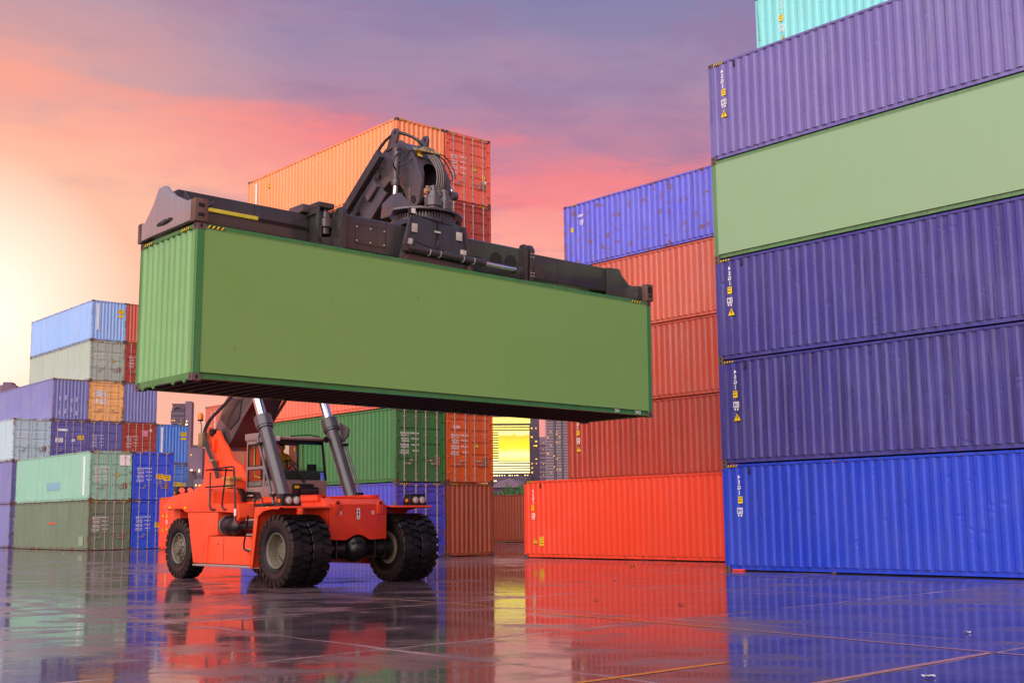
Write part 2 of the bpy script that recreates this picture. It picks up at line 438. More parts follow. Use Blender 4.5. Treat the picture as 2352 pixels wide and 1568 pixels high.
def roof_mesh():
    mb = MB(); n = 44; pr = []
    for k in range(n + 1): pr.append((.06 + (CL - .12) * k / n, CH - .03 - (.014 if k % 2 else 0)))
    mb.add([(x, .05, z) for x, z in pr] + [(x, CW - .05, z) for x, z in pr], [(i, i + 1, n + 2 + i, n + 1 + i) for i in range(n)])
    mb.box((.08, .06, .135), (CL - .08, CW - .06, .147))
    return mb.mesh('roof', 0, 0, 0)
ME['roof'] = roof_mesh()
def door_mesh(bands):
    y0, y1, z0, z1, x0 = .105, CW / 2 - .008, .155, CH - .14, CL - .050
    mb = MB(); pr = [(z0, x0)]
    for zc in bands:
        pr += [(zc - .075, x0), (zc - .045, x0 - .034), (zc + .045, x0 - .034), (zc + .075, x0)]
    pr.append((z1, x0)); n = len(pr)
    ya, yb = y0 + .10, y1 - .09
    mb.add([(x, ya, z) for z, x in pr] + [(x, yb, z) for z, x in pr], [(i, n + i, n + i + 1, i + 1) for i in range(n - 1)])
    for a, b in ((y0, ya), (yb, y1)): mb.box((x0 - .05, a, z0), (x0 + .006, b, z1))
    mb.box((x0 - .05, ya, z0 - .001), (x0 + .0045, yb, z0 + .07)); mb.box((x0 - .05, ya, z1 - .07), (x0 + .0045, yb, z1 + .001))
    return mb.mesh('door', 0, 0, 0)
ME['doorA'] = door_mesh([.62, 1.10, 1.58, 2.06, 2.50])
ME['doorB'] = door_mesh([.86, 1.45, 2.05])
def bar_mesh():
    mb = MB(); x = CL - .012
    mb.tube((x, 0, .085), (x, 0, CH - .075), .019, n=8)
    for z in (.10, CH - .10): mb.box((x - .03, -.045, z - .05), (x + .012, .045, z + .05))
    for z in (.34, 1.05, 1.85, 2.55): mb.box((x - .03, -.040, z - .025), (x + .022, .040, z + .025))
    return mb.mesh('locking_bar', 0, 0, 40)
ME['bar'] = bar_mesh()
def handle_mesh(s):
    mb = MB(); x = CL + .008
    mb.tube((x, 0, 0), (x, s * .36, .02), .013, n=6); mb.box((x - .04, -.03, -.035), (x + .012, .03, .035)); mb.box((x - .04, s * .24 - .03, -.04), (x + .016, s * .24 + .03, .05))
    return mb.mesh('handle', 0, 0, 40)
ME['handle+'] = handle_mesh(1); ME['handle-'] = handle_mesh(-1)
hb = MB(); hb.box((CL - .06, -.055, -.028), (CL + .004, .075, .028)); hb.tube((CL - .004, -.045, -.05), (CL - .004, -.045, .05), .02, n=6)
ME['hinge'] = hb.mesh('hinge', 0, 0, 40)
gb = MB(); gb.box((CL - .11, CW / 2 - .022, .15), (CL - .047, CW / 2 + .022, CH - .13)); gb.box((CL - .14, .09, .140), (CL - .12, CW - .09, CH - .12))
ME['gasket'] = gb.mesh('door_gasket', 0, 0, 0)
def stripe_mesh(wd=.36, ht=.055, n=4):
    mb = MB(); mb.cur = 0; mb.box((0, 0, -.001), (wd, ht, .001)); mb.cur = 1; s = wd / n
    for k in range(n):
        x0 = k * s + s * .06
        mb.add([(x0, .002, .0018), (x0 + s * .42, .002, .0018), (x0 + s * .9, ht - .002, .0018), (x0 + s * .48, ht - .002, .0018)], [(0, 1, 2, 3)])
    return mb.mesh('hazard_stripe', 0, 0, 0, fix=False)
ME['haz'] = stripe_mesh(); ME['hazl'] = stripe_mesh(1.9, .06, 20)
def tri_mesh():
    mb = MB(); mb.cur = 0
    def tri(s, z): mb.add([(-s, -s * .75, z), (s, -s * .75, z), (0, s * 1.0, z)], [(0, 1, 2)])
    tri(.135, .000); mb.cur = 1; tri(.116, .0012); mb.cur = 0
    mb.add([(-.012, -.035, .0022), (.012, -.035, .0022), (.022, .05, .0022), (-.022, .05, .0022)], [(0, 1, 2, 3)]); mb.add([(-.014, -.072, .0022), (.014, -.072, .0022), (.014, -.048, .0022), (-.014, -.048, .0022)], [(0, 1, 2, 3)])
    return mb.mesh('warning_triangle', 0, 0, 0, fix=False)
ME['tri'] = tri_mesh()
_txt = {}
def text_mesh(s, size, stack=False, name='lettering'):
    """mirrored lettering, as the photograph shows it; origin at the top centre (stacked) or at the right"""
    key = (s, size, stack)
    if key in _txt: return _txt[key]
    cu = bpy.data.curves.new('t', 'FONT'); cu.body = '\n'.join(s) if stack else s; cu.size = size
    cu.align_x = 'CENTER' if stack else 'LEFT'; cu.space_line = .92; cu.resolution_u = 2; cu.offset = size * .03
    o = bpy.data.objects.new('t', cu); COL.objects.link(o)
    bpy.context.view_layer.update()
    me = bpy.data.meshes.new_from_object(o.evaluated_get(bpy.context.evaluated_depsgraph_get()))
    bpy.data.objects.remove(o); bpy.data.curves.remove(cu)
    me.transform(Matrix.Scale(-1, 4, (1, 0, 0))); me.flip_normals(); me.name = name; me.materials.clear()
    _txt[key] = me
    return me
def rect_mesh(wd, ht, lines=0, seed=0):
    """sticker with printed dashes"""
    mb = MB(); mb.box((-wd / 2, -ht / 2, -.001), (wd / 2, ht / 2, .001)); mb.cur = 1; r_ = random.Random(seed)
    for k in range(lines):
        y = ht * (.5 - (k + .75) / (lines + .5)); x = -wd * .38
        while x < wd * .34:
            l_ = r_.uniform(.05, .16) * wd
            mb.add([(x, y, .0018), (min(x + l_, wd * .4), y, .0018), (min(x + l_, wd * .4), y + ht * .5 / (lines + 1), .0018), (x, y + ht * .5 / (lines + 1), .0018)], [(0, 1, 2, 3)]); x += l_ + wd * .05
    return mb.mesh('sticker', 0, 0, 0, fix=False)
ME['st_y'] = rect_mesh(.15, .19, 2, 1); ME['st_w'] = rect_mesh(.62, .62, 0, 2); ME['st_bar'] = rect_mesh(.26, 2.3, 0); ME['st_pl'] = rect_mesh(.26, .34, 3, 4)
ME['st_yw'] = rect_mesh(.44, .30, 2, 5); ME['st_txt'] = rect_mesh(.5, .30, 4, 6); ME['st_box'] = rect_mesh(.17, .2, 0); ME['st_o'] = rect_mesh(.9, .06, 0); ME['st_pink'] = rect_mesh(.42, .42, 0)
ME['st_sq'] = rect_mesh(.36, .40, 3, 9)
def cmark_mesh():
    """white outlined code box with two characters below"""
    mb = MB(); w_, h_, t = .19, .16, .022
    for a in ((-w_ / 2, -h_ / 2, w_ / 2, -h_ / 2 + t), (-w_ / 2, h_ / 2 - t, w_ / 2, h_ / 2), (-w_ / 2, -h_ / 2 + t, -w_ / 2 + t, h_ / 2 - t), (w_ / 2 - t, -h_ / 2 + t, w_ / 2, h_ / 2 - t), (-.04, -.045, .05, -.02), (-.04, .02, .05, .045), (.03, -.02, .052, .02), (-.07, -.15, -.02, -.10), (.02, -.16, .07, -.10)):
        mb.add([(a[0], a[1], 0), (a[2], a[1], 0), (a[2], a[3], 0), (a[0], a[3], 0)], [(0, 1, 2, 3)])
    return mb.mesh('code_mark', 0, 0, 0, fix=False)
ME['cmark'] = cmark_mesh()
SIDE_M = Matrix(((1, 0, 0, 0), (0, 0, -1, 0), (0, 1, 0, 0), (0, 0, 0, 1)))
ENDL_M = Matrix(((0, 0, 1, 0), (1, 0, 0, 0), (0, 1, 0, 0), (0, 0, 0, 1)))
END0_M = Matrix(((0, 0, -1, 0), (-1, 0, 0, 0), (0, 1, 0, 0), (0, 0, 0, 1)))
def on_side(u, v, d=.005): return Matrix.Translation((u, -d + .013, v)) @ SIDE_M
def on_endL(u, v, d=.004): return Matrix.Translation((CL + d, u, v)) @ ENDL_M
def on_end0(u, v, d=.004): return Matrix.Translation((-d, u, v)) @ END0_M
FLIP = Matrix.Translation((CL, CW, 0)) @ Matrix.Rotation(math.pi, 4, 'Z')
PAINTS = {}; CASTM = {}
MT['castr'] = paint('casting_rusty', (104, 78, 72), .5, .42, .4)
def pm(key, rgb, **k):
    PAINTS[key] = (paint('paint_' + key, rgb, **k), paint('frame_' + key, rgb, **{**k, 'rust': min(.72, k.get('rust', .25) + (.48 if key in ('bottle', 'mint', 'sage', 'sky', 'slate', 'indigo', 'tangerine', 'azure', 'azure_d', 'umber', 'navy') else .30)), 'dirt': .6}))
    return key
MT['floorwood'] = plain('dark_underfloor', (58, 40, 38), .7)
MT['plate'] = plain('data_plate', (150, 110, 92), .45)
MT['redst'] = plain('sticker_red', (224, 84, 48), .5); MT['stgrey'] = plain('pale_paint_patch', (142, 160, 136), .5); MT['lil'] = plain('pale_lilac_patch', (176, 172, 206), .5); MT['chalk'] = plain('chalk', (196, 206, 186), .8)
MT['pinkst'] = plain('sticker_pink', (226, 140, 160), .5)
MT['stblue'] = plain('sticker_blue_patch', (128, 178, 196), .5)
def container(o, yaw, key, label, group, end='end', side='side', h=CH, marks=(), door='A', hinges=True, tilt=None, far_side=True):
    root = empty('shipping_container')
    rot = Matrix.Rotation(yaw, 4, 'Z')
    if tilt: rot = rot @ Matrix.Rotation(tilt, 4, 'Y')
    root.matrix_world = Matrix.Translation(o) @ rot @ Matrix.Diagonal((1, 1, h / CH, 1))
    tag(root, label, 'container', group)
    P, FR = PAINTS[key]
    inst('frame', ME['frame_d' if end == 'door' else 'frame_e'], FR, root)
    for x in (0, 1):
        for y in (0, 1):
            for z in (0, 1):
                mt = Matrix.Translation((CL * x, CW * y, (CH - .118) * z)) @ Matrix.Diagonal((1 - 2 * x, 1 - 2 * y, 1, 1))
                inst('corner_casting', ME['cast'], [CASTM.get(key, MT['castr']), MT['hole']], root, mat=mt)
    sp = inst('side_panel', ME[side], P, root)
    if far_side: inst('side_panel', ME['side'], P, root, mat=FLIP)
    inst('end_panel', ME['end'], P, root)
    inst('roof', ME['roof'], P, root)
    if end == 'end': inst('end_panel', ME['end'], P, root, mat=FLIP)
    else:
        inst('door_gasket', ME['gasket'], MT['gasket'], root)
        for s in (0, 1):
            mt = None if s == 0 else Matrix.Translation((0, CW, 0)) @ Matrix.Diagonal((1, -1, 1, 1))
            d = inst('door', ME['door' + door], P, root, mat=mt)
            for yb in (.42, .98):
                inst('locking_bar', ME['bar'], MT['steel'], d, loc=(0, yb, 0))
                inst('handle', ME['handle+' if yb < .6 else 'handle-'], MT['steel'], d, loc=(0, yb, .72 if yb < .6 else .86))
            if hinges:
                for z in (.42, 1.05, 1.75, 2.42): inst('hinge', ME['hinge'], FR, d, loc=(0, .11, z))
    for mk in marks: mk(root)
    return root
# marking presets ------------------------------------------------------------
def mk(name, me, mats, where): return lambda root: inst(name, ME[me] if isinstance(me, str) else me, mats, root, mat=where)
_sm = random.Random(11)
def side_marks(x=.56, tri=True, hook=True, code='45G1', haz=True):
    dz = _sm.uniform(-.09, .07); x = x + _sm.uniform(-.06, .08)
    L_ = [mk('lettering', text_mesh(code, .155, True), MT['white'], on_side(x, 2.50 + dz)),
          mk('sticker', 'st_y', [MT['yellow'], MT['black']], on_side(x + _sm.uniform(-.03, .03), 1.93 + dz)), mk('code_mark', 'cmark', MT['white'], on_side(x + _sm.uniform(-.03, .03), 1.64 + dz))]
    if haz: L_.append(mk('hazard_stripe', 'haz', [MT['black'], MT['yellow']], on_side(.19, CH - .082, .012)))
    if tri: L_.append(mk('warning_triangle', 'tri', [MT['black'], MT['yellow']], on_side(x + .02, 1.27 + dz + _sm.uniform(-.05, .05))))
    if hook: L_.append(lambda root: inst('lashing_hook', ME['hook'], MT['black'], root))
    return L_
kb = MB(); kb.box((.92, -.02, CH - .30), (.98, .012, CH - .13)); ME['hook'] = kb.mesh('lashing_hook', .008, 1)
def door_haz(): return [mk('hazard_stripe', 'haz', [MT['black'], MT['yellow']], on_endL(.19, CH - .078, .0)), mk('hazard_stripe', 'haz', [MT['black'], MT['yellow']], on_endL(CW - .65, CH - .078, .0))]
def end_haz(): return door_haz()
def door_text(size=.085, full=True, tri=True, plate=True, white=None):
    W_ = MT['white']; L_ = door_haz()
    rows = [('MAX.GROSS', '32.500 KGS', 1.88), ('', '71.650 LBS', 1.79), ('TARE WT.', '3.900 KGS', 1.66), ('', '8.600 LBS', 1.57), ('PAYLOAD', '28.600 KGS', 1.43), ('', '63.050 LBS', 1.34), ('CU.CAP.', '76.4 CU.M', 1.20), ('', '2.700 CU.FT', 1.11)]
    for a, b, z in rows:
        # mirrored text runs towards -u, so the start is at the right of the block
        if a: L_.append(mk('lettering', text_mesh(a, size), W_, on_endL(1.14, z, -.036)))
        L_.append(mk('lettering', text_mesh(b, size), W_, on_endL(.66, z, -.036)))
    if tri: L_.append(mk('warning_triangle', 'tri', [MT['black'], MT['yellow']], on_endL(1.58, 1.52, -.036)))
    if plate: L_.append(mk('data_plate', 'st_pl', [MT['plate'], MT['black']], on_endL(2.05, .86, -.036)))
    return L_
for s_ in ('45G1',): text_mesh(s_, .155, True)
door_text(); text_mesh('45G1', .16); text_mesh('4561', .16)
# paints (clean, in neutral light; pale left-stack ones have haze painted in)
pm('cobalt', (26, 62, 192), spec=.36, rust=.18, dirt=.35, fade=.08, bump=.4)
pm('violet', (62, 58, 132), spec=.32, rust=.20, dirt=.75, fade=.12, rough=.28, bump=.45)
pm('violet_b', (68, 64, 138), spec=.32, rust=.18, dirt=.65, fade=.12, rough=.28, bump=.45)
pm('lilac', (112, 100, 164), spec=.4, rust=.14, dirt=.35, fade=.15, rough=.28, bump=.4)
pm('moss', (138, 170, 128), rust=.10, dirt=.02, fade=.04, bump=.06, chalk=.0)
pm('teal', (128, 216, 212), rust=.18, dirt=.2, fade=.10)
pm('vermilion', (244, 68, 34), rust=.12, dirt=.12, fade=.04)
pm('brick', (160, 54, 36), rust=.14, dirt=.35, fade=.10, rough=.3)
pm('brick_b', (180, 70, 50), rust=.12, dirt=.3, fade=.12, rough=.3)
pm('coral', (200, 92, 70), rust=.12, dirt=.25, fade=.14, rough=.3)
pm('ultra', (98, 102, 220), rust=.60, dirt=.45, fade=.12)
pm('orange', (250, 150, 90), rust=.10, dirt=.14, fade=.10)
pm('redlead', (234, 106, 78), rust=.16, dirt=.2, fade=.08)
pm('rust_red', (172, 66, 50), rust=.2, dirt=.3, fade=.08)
pm('leaf', (46, 112, 56), rust=.14, dirt=.25, fade=.12)
pm('navy', (66, 70, 186), rust=.24, dirt=.3, fade=.12)
pm('umber', (158, 72, 46), rust=.26, dirt=.35, fade=.08)
pm('amber', (210, 92, 40), rust=.2, dirt=.3, fade=.08)
pm('mint', (136, 192, 168), rust=.18, dirt=.2, fade=.14)  # lightened: the haze over the left stacks is in the colour
pm('bottle', (100, 124, 102), rust=.26, dirt=.35, fade=.14)
pm('royal', (44, 86, 224), rust=.14, dirt=.18, fade=.06)
pm('azure', (146, 186, 236), rust=.26, dirt=.25, fade=.14)  # paler than azure_d, with the sky's glow mixed into the blue
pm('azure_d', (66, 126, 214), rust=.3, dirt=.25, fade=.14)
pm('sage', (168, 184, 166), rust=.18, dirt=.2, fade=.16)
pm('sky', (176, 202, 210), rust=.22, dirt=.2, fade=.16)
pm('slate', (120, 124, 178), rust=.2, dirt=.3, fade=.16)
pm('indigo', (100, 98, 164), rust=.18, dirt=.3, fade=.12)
pm('tangerine', (246, 182, 104), rust=.24, dirt=.2, fade=.12)
pm('cargo', (118, 158, 82), rust=.24, dirt=.015, fade=.05, bump=.06, chalk=.0)
PAINTS['cargo'] = (PAINTS['cargo'][0], paint('frame_cargo_green', (56, 122, 62), rust=.42, dirt=.4)); PAINTS['moss'] = (PAINTS['moss'][0], paint('frame_moss_green', (92, 132, 82), rust=.40, dirt=.4))
MT['cargo_end'] = paint('cargo_end_green', (106, 158, 92), rust=.2, dirt=.25, fade=.1)
YK = [MT['yellow'], MT['black']]; WK = [MT['white'], MT['black']]
def level(o, z): return Vector((o[0], o[1], z))

# right-hand stack ---------------------------------------------------------------
yr = R(-47.4); oR = Vector((5.10, 33.11, 0)); g_ = 'blue and green stack at the right edge'
dots = [mk('lettering', text_mesh('45G1', .06), MT['white'], on_side(4.6 + .3 * k, .45 + .08 * (k % 2))) for k in range(3)]
spec_R = [('cobalt', 'bright blue container on the wet ground, bottom of the right stack', side_marks(tri=False)),
          ('violet', 'dull violet-blue container with dark streaks, second from the ground in the right stack', side_marks()),
          ('violet_b', 'violet-blue container just under the flat green one in the right stack', side_marks()),
          ('moss', 'pale green container with a smooth flat side, fourth up in the right stack', []),
          ('lilac', 'lilac-purple container on top of the pale green one at right', side_marks())]
for k, (c, lb, mks) in enumerate(spec_R):
    container(level(oR, k * 2.893), yr, c, lb, g_, side='flat' if c == 'moss' else 'side', h=2.893, marks=mks)
oT = oR + EY * 2.56 - EX * .12
for k in range(6):
    if k == 5: container(level(oT, k * 2.893), yr, 'teal', 'turquoise container at the very top right, above the purple one', None, h=2.893, marks=side_marks(x=1.0, hook=False, haz=False))
    else: container(level(oT, k * 2.893), yr, 'violet', ('ground container hidden behind the bright blue one at right', 'second container up hidden behind the dull violet-blue one', 'third container up hidden behind the right stack', 'container hidden behind the pale green one at right', 'container under the turquoise one, hidden behind the lilac-purple one')[k], 'hidden containers under the turquoise one', h=2.893, far_side=False)
# red stack behind it ---------------------------------------------------------------
o1 = Vector((-.58, 45.84, 0))
container(o1, yr, 'vermilion', 'bright vermilion container standing alone on the ground before the dark red ones', None, marks=side_marks(tri=False) + [
    mk('warning_triangle', 'tri', [MT['black'], MT['yellow']], on_side(.62, .62)), mk('sticker', rect_mesh(.22, .34, 3, 8), YK, on_side(.98, .62))])
oS = Vector((1.18, 47.67, 0)); zz = 0; g_ = 'red stack with a blue container on top'
spec_S = [('umber', 2.896, 'hidden ground container behind the bright vermilion one', []), ('brick', 2.91, 'dark red container right above the bright vermilion one', side_marks()),
          ('brick_b', 2.85, 'brick red container, middle of the three dark reds beside the violet stack', side_marks()), ('coral', 2.82, 'salmon red container directly under the rusty blue one', side_marks()),
          ('ultra', 2.68, 'rust-streaked bright blue container on top of the red stack', [mk('hazard_stripe', 'haz', [MT['black'], MT['yellow']], on_side(.45, CH - .082, .012)), mk('lettering', text_mesh('4561', .16), MT['white'], on_side(1.15, 2.25)), mk('code_mark', 'cmark', MT['white'], on_side(1.05, 2.02)), mk('sticker', 'st_y', YK, on_side(.5, 1.75))])]
for k, (c, hh, lb, mks) in enumerate(spec_S):
    container(level(oS, zz), yr, c, lb, g_, h=hh, marks=mks); zz += hh
# middle stack ---------------------------------------------------------------
ym = R(-47.87); eM = Vector((math.cos(ym), math.sin(ym), 0)); nM = Vector((-math.sin(ym), math.cos(ym), 0))
oM = Vector((-5.527, 46.06, 0)) - eM * CL; g_ = 'six-high double stack behind the lifted container'
hM = 2.928
M1 = [('navy', 'door', 'blue container with doors on the ground behind the front wheels', door_haz()), ('leaf', 'door', 'dark green container with ribbed side and doors behind the driver cab', door_text(tri=False)),
      ('redlead', 'door', 'orange-red container directly on the dark green one', door_haz()), ('brick', 'door', 'fourth container up in the left column of the middle stack', door_haz()),
      ('umber', 'door', 'fifth container up in the left column of the middle stack', door_haz()),
      ('orange', 'end', 'light orange container at the top of the middle stack, ribbed end showing', end_haz() + [mk('warning_triangle', 'tri', [MT['black'], MT['yellow']], on_endL(1.22, 2.05)), mk('warning_triangle', 'tri', [MT['black'], MT['yellow']], on_side(2.0, 2.3)), mk('sticker', rect_mesh(.16, 1.5, 0), WK, on_side(.8, 1.9)), mk('hazard_stripe', 'haz', [MT['black'], MT['yellow']], on_side(.19, CH - .082, .012))])]
M2 = [('umber', 'end', 'brown container with ribbed end on the ground beside the gap', end_haz()), ('amber', 'door', 'rust-orange container with doors directly on the brown ribbed end', door_text() + [mk('lettering', text_mesh('45G1', .16), MT['white'], on_endL(.72, 2.18, -.036))]),
      ('rust_red', 'door', 'third container up in the right column of the middle stack', door_haz()), ('brick', 'door', 'fourth container up in the right column of the middle stack', door_haz()),
      ('rust_red', 'door', 'brownish red container with doors under the topmost red doors', door_haz() + [mk('lettering', text_mesh('4561', .16), MT['white'], on_endL(.62, 2.05, -.036))]),
      ('redlead', 'door', 'red container with white lettering on its doors, top of middle stack', door_text(.075) + [mk('sticker', 'st_y', YK, on_endL(2.06, 1.22, -.036)), mk('sticker', rect_mesh(.22, .14, 0), WK, on_endL(2.1, 1.02, -.036))])]
for k in range(6):
    c, en_, lb, mks = M1[k]; container(level(oM, k * hM), ym, c, lb, g_, end=en_, h=hM, marks=mks, door='B' if c == 'leaf' else 'A')
    c, en_, lb, mks = M2[k]; container(level(oM + nM * 2.5, k * hM), ym, c, lb, g_, end=en_, h=hM, marks=mks)
# containers beyond it ---------------------------------------------------------------
pB = at(465, 1234, 73.5); pB.z = 0
vt = [mk('lettering', text_mesh('45G1', .155, True), MT['white'], on_side(.75, 2.45)), mk('sticker', rect_mesh(.07, 1.9, 0), WK, on_side(1.25, 1.6)), mk('sticker', 'st_y', YK, on_side(.75, 1.6)), mk('hazard_stripe', 'haz', YK[::-1], on_side(.19, CH - .082, .012))]
for k, (c, lb) in enumerate((('redlead', 'ground container of the far red stack behind the stacker hood'), ('umber', 'brown container under the salmon one, left of the boom foot'), ('coral', 'salmon container with white upright lettering, left of the boom foot'))):
    container(level(pB, k * 2.86), yr, c, lb, 'far red stack left of the boom', h=2.86, marks=vt)
pO = at(363, 1259, 67.2); pO.z = 0
container(pO, yr, 'vermilion', 'orange-red container on the ground behind the left rear wheel', None, marks=side_marks(x=.9, hook=False) + [mk('warning_triangle', 'tri', [MT['black'], MT['yellow']], on_side(.5, 1.9)), mk('warning_triangle', 'tri', [MT['black'], MT['yellow']], on_side(.5, 1.1))])
pF = at(1100, 1241, 75.6); pF.z = 0
container(pF - EX * 4, yr, 'umber', 'brown container on the ground far behind, seen in the gap', None, marks=[mk('hazard_stripe', 'haz', YK[::-1], on_side(.19, CH - .082, .012))])
# left stacks ---------------------------------------------------------------
yl = R(-48.2); eL = Vector((math.cos(yl), math.sin(yl), 0)); nL = Vector((-math.sin(yl), math.cos(yl), 0))
oLF = Vector((-25.216, 66.863, 0)) - eL * CL; g_ = 'front row of the left stacks'; hLF = 2.79
pl_ = lambda u, v, d=-.036: on_endL(u, v, d)
lab_y = [mk('sticker', 'st_yw', YK, pl_(1.62, 1.42)), mk('sticker', rect_mesh(.44, .34, 2, 12), YK, pl_(2.08, 1.34)), mk('warning_triangle', 'tri', [MT['white'], MT['black']], pl_(1.66, 1.12))]
container(level(oLF, 0), yl, 'bottle', 'weathered dark green container on the ground at left', g_, end='door', h=hLF, door='B', marks=door_text(tri=False) + [mk('sticker', rect_mesh(1.3, .09, 0), [MT['redst'], MT['black']], on_side(6.6, 1.6)), mk('sticker', rect_mesh(.7, .55, 0), [MT['stgrey'], MT['black']], on_side(11.2, .55))])
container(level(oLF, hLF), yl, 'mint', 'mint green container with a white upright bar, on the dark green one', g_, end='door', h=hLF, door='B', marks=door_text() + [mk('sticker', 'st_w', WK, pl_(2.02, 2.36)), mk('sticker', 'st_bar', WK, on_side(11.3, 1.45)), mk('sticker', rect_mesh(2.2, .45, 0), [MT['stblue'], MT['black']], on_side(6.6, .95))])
for k, lb in enumerate(('royal blue container with doors on the ground beside the dark green one', 'royal blue container with doors beside the mint green one')):
    container(level(oLF + nL * 2.5, k * hLF), yl, 'royal', lb, g_, end='door', h=hLF, door='B', marks=door_text(tri=False) + lab_y)
oLB = Vector((-30.963, 81.468, 0)) - eL * CL; g_ = 'back row of the left stacks'; hLB = 2.83; sp_ = 2.463
wht = [mk('sticker', 'st_txt', WK, pl_(.55, 1.5)), mk('sticker', rect_mesh(.7, .16, 0), WK, pl_(.75, 2.2)), mk('sticker', 'st_yw', YK, pl_(2.0, 1.7)), mk('sticker', rect_mesh(.2, .2, 0), WK, pl_(1.5, 1.5))]
bars = [mk('sticker', rect_mesh(.16, 1.9, 0), WK, on_endL(.42, 1.7)), mk('sticker', 'st_yw', YK, on_endL(2.05, 2.2)), mk('sticker', rect_mesh(.4, .16, 0), YK, on_endL(2.05, 1.86))]
pat = [mk('sticker', rect_mesh(.16, .34, 0), [MT['lil'], MT['black']], on_endL(.5 + .38 * (k % 4), .5 + .85 * (k // 4) + .1 * (k % 3))) for k in range(8)]
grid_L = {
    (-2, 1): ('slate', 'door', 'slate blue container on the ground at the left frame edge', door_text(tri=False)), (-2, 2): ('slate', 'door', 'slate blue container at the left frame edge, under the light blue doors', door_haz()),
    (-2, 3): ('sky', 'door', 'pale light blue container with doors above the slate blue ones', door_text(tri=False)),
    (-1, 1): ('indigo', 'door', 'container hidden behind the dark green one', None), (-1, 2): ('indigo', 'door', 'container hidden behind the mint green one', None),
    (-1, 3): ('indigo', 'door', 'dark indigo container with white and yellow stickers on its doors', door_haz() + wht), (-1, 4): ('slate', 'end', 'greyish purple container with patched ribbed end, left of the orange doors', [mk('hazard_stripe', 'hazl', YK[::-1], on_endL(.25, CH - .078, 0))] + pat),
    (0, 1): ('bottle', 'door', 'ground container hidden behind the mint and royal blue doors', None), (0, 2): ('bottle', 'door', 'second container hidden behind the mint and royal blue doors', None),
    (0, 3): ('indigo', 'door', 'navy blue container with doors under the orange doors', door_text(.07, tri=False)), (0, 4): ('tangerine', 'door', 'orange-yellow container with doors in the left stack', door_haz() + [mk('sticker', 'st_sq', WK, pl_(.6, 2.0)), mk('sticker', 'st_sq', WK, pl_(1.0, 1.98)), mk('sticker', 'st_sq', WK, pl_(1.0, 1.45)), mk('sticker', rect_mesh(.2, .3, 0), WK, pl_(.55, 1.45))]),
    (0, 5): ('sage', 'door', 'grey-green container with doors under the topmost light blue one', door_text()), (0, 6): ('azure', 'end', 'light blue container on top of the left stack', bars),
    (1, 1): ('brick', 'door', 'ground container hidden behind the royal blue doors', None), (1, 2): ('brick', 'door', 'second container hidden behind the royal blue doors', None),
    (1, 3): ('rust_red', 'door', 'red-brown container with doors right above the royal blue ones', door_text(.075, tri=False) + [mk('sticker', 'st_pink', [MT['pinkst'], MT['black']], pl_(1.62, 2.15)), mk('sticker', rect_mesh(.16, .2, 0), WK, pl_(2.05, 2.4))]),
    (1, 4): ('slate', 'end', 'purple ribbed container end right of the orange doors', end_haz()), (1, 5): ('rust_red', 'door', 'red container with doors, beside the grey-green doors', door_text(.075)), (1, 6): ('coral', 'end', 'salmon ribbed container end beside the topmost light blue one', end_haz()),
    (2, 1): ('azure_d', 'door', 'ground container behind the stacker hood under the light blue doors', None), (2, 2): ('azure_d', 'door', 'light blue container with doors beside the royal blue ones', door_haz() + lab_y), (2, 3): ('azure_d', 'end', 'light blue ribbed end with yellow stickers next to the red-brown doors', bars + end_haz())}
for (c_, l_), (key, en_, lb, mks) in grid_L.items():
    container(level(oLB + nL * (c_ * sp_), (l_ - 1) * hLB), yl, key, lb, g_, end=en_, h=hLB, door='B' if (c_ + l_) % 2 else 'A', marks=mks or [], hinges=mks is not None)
# the lifted container ---------------------------------------------------------------
LO = Vector((-6.1746, 21.0474, 4.0546)); LYAW, LTILT = R(42.208), R(.617)
lift = container(LO, LYAW, 'cargo', 'green container with a smooth flat side, hanging from the spreader', None, side='flat', tilt=LTILT, marks=[
    mk('hazard_stripe', 'haz', YK[::-1], on_side(CL - .72, CH - .082, .012)), mk('hazard_stripe', 'haz', YK[::-1], on_side(.19, CH - .082, .012)),
    mk('hazard_stripe', 'haz', YK[::-1], on_end0(.66, CH - .080, .0)), mk('hazard_stripe', 'haz', YK[::-1], on_end0(CW - .2, CH - .080, .0))])
for ch in lift.children:
    if ch.name.startswith('end_panel'): ch.material_slots[0].material = MT['cargo_end']
cmb = MB(); cmb.box((-.03, .066, .032), (.03, CW - .066, .128)); cmb.box((-.055, .066, .032), (.055, CW - .066, .040)); cm_me = cmb.mesh('cross_member', 0, 0, 0)
for k in range(40): inst('cross_member', cm_me, MT['floorwood'], lift, loc=(.35 + (CL - .7) * k / 39, 0, 0))
tb = MB()
for y in (CW / 2 - .42, CW / 2 + .42): tb.box((.1, y - .06, .06), (3.4, y + .06, .131))
part('gooseneck_rail', tb, MT['floorwood'], lift)
for y in (.34, .80, CW - .34, CW - .8):
    b_ = MB(); b_.prism([(y - .10, .03), (y + .10, .03), (y, -.035)], .014, .05, 'yz'); part('gusset', b_, PAINTS['cargo'][1], lift)
for u, s_ in ((11.0, 'NG'), (11.75, 'EMC')):
    inst('chalk_mark', text_mesh(s_, .11), MT['chalk'], lift, mat=on_side(u, .055, .012))
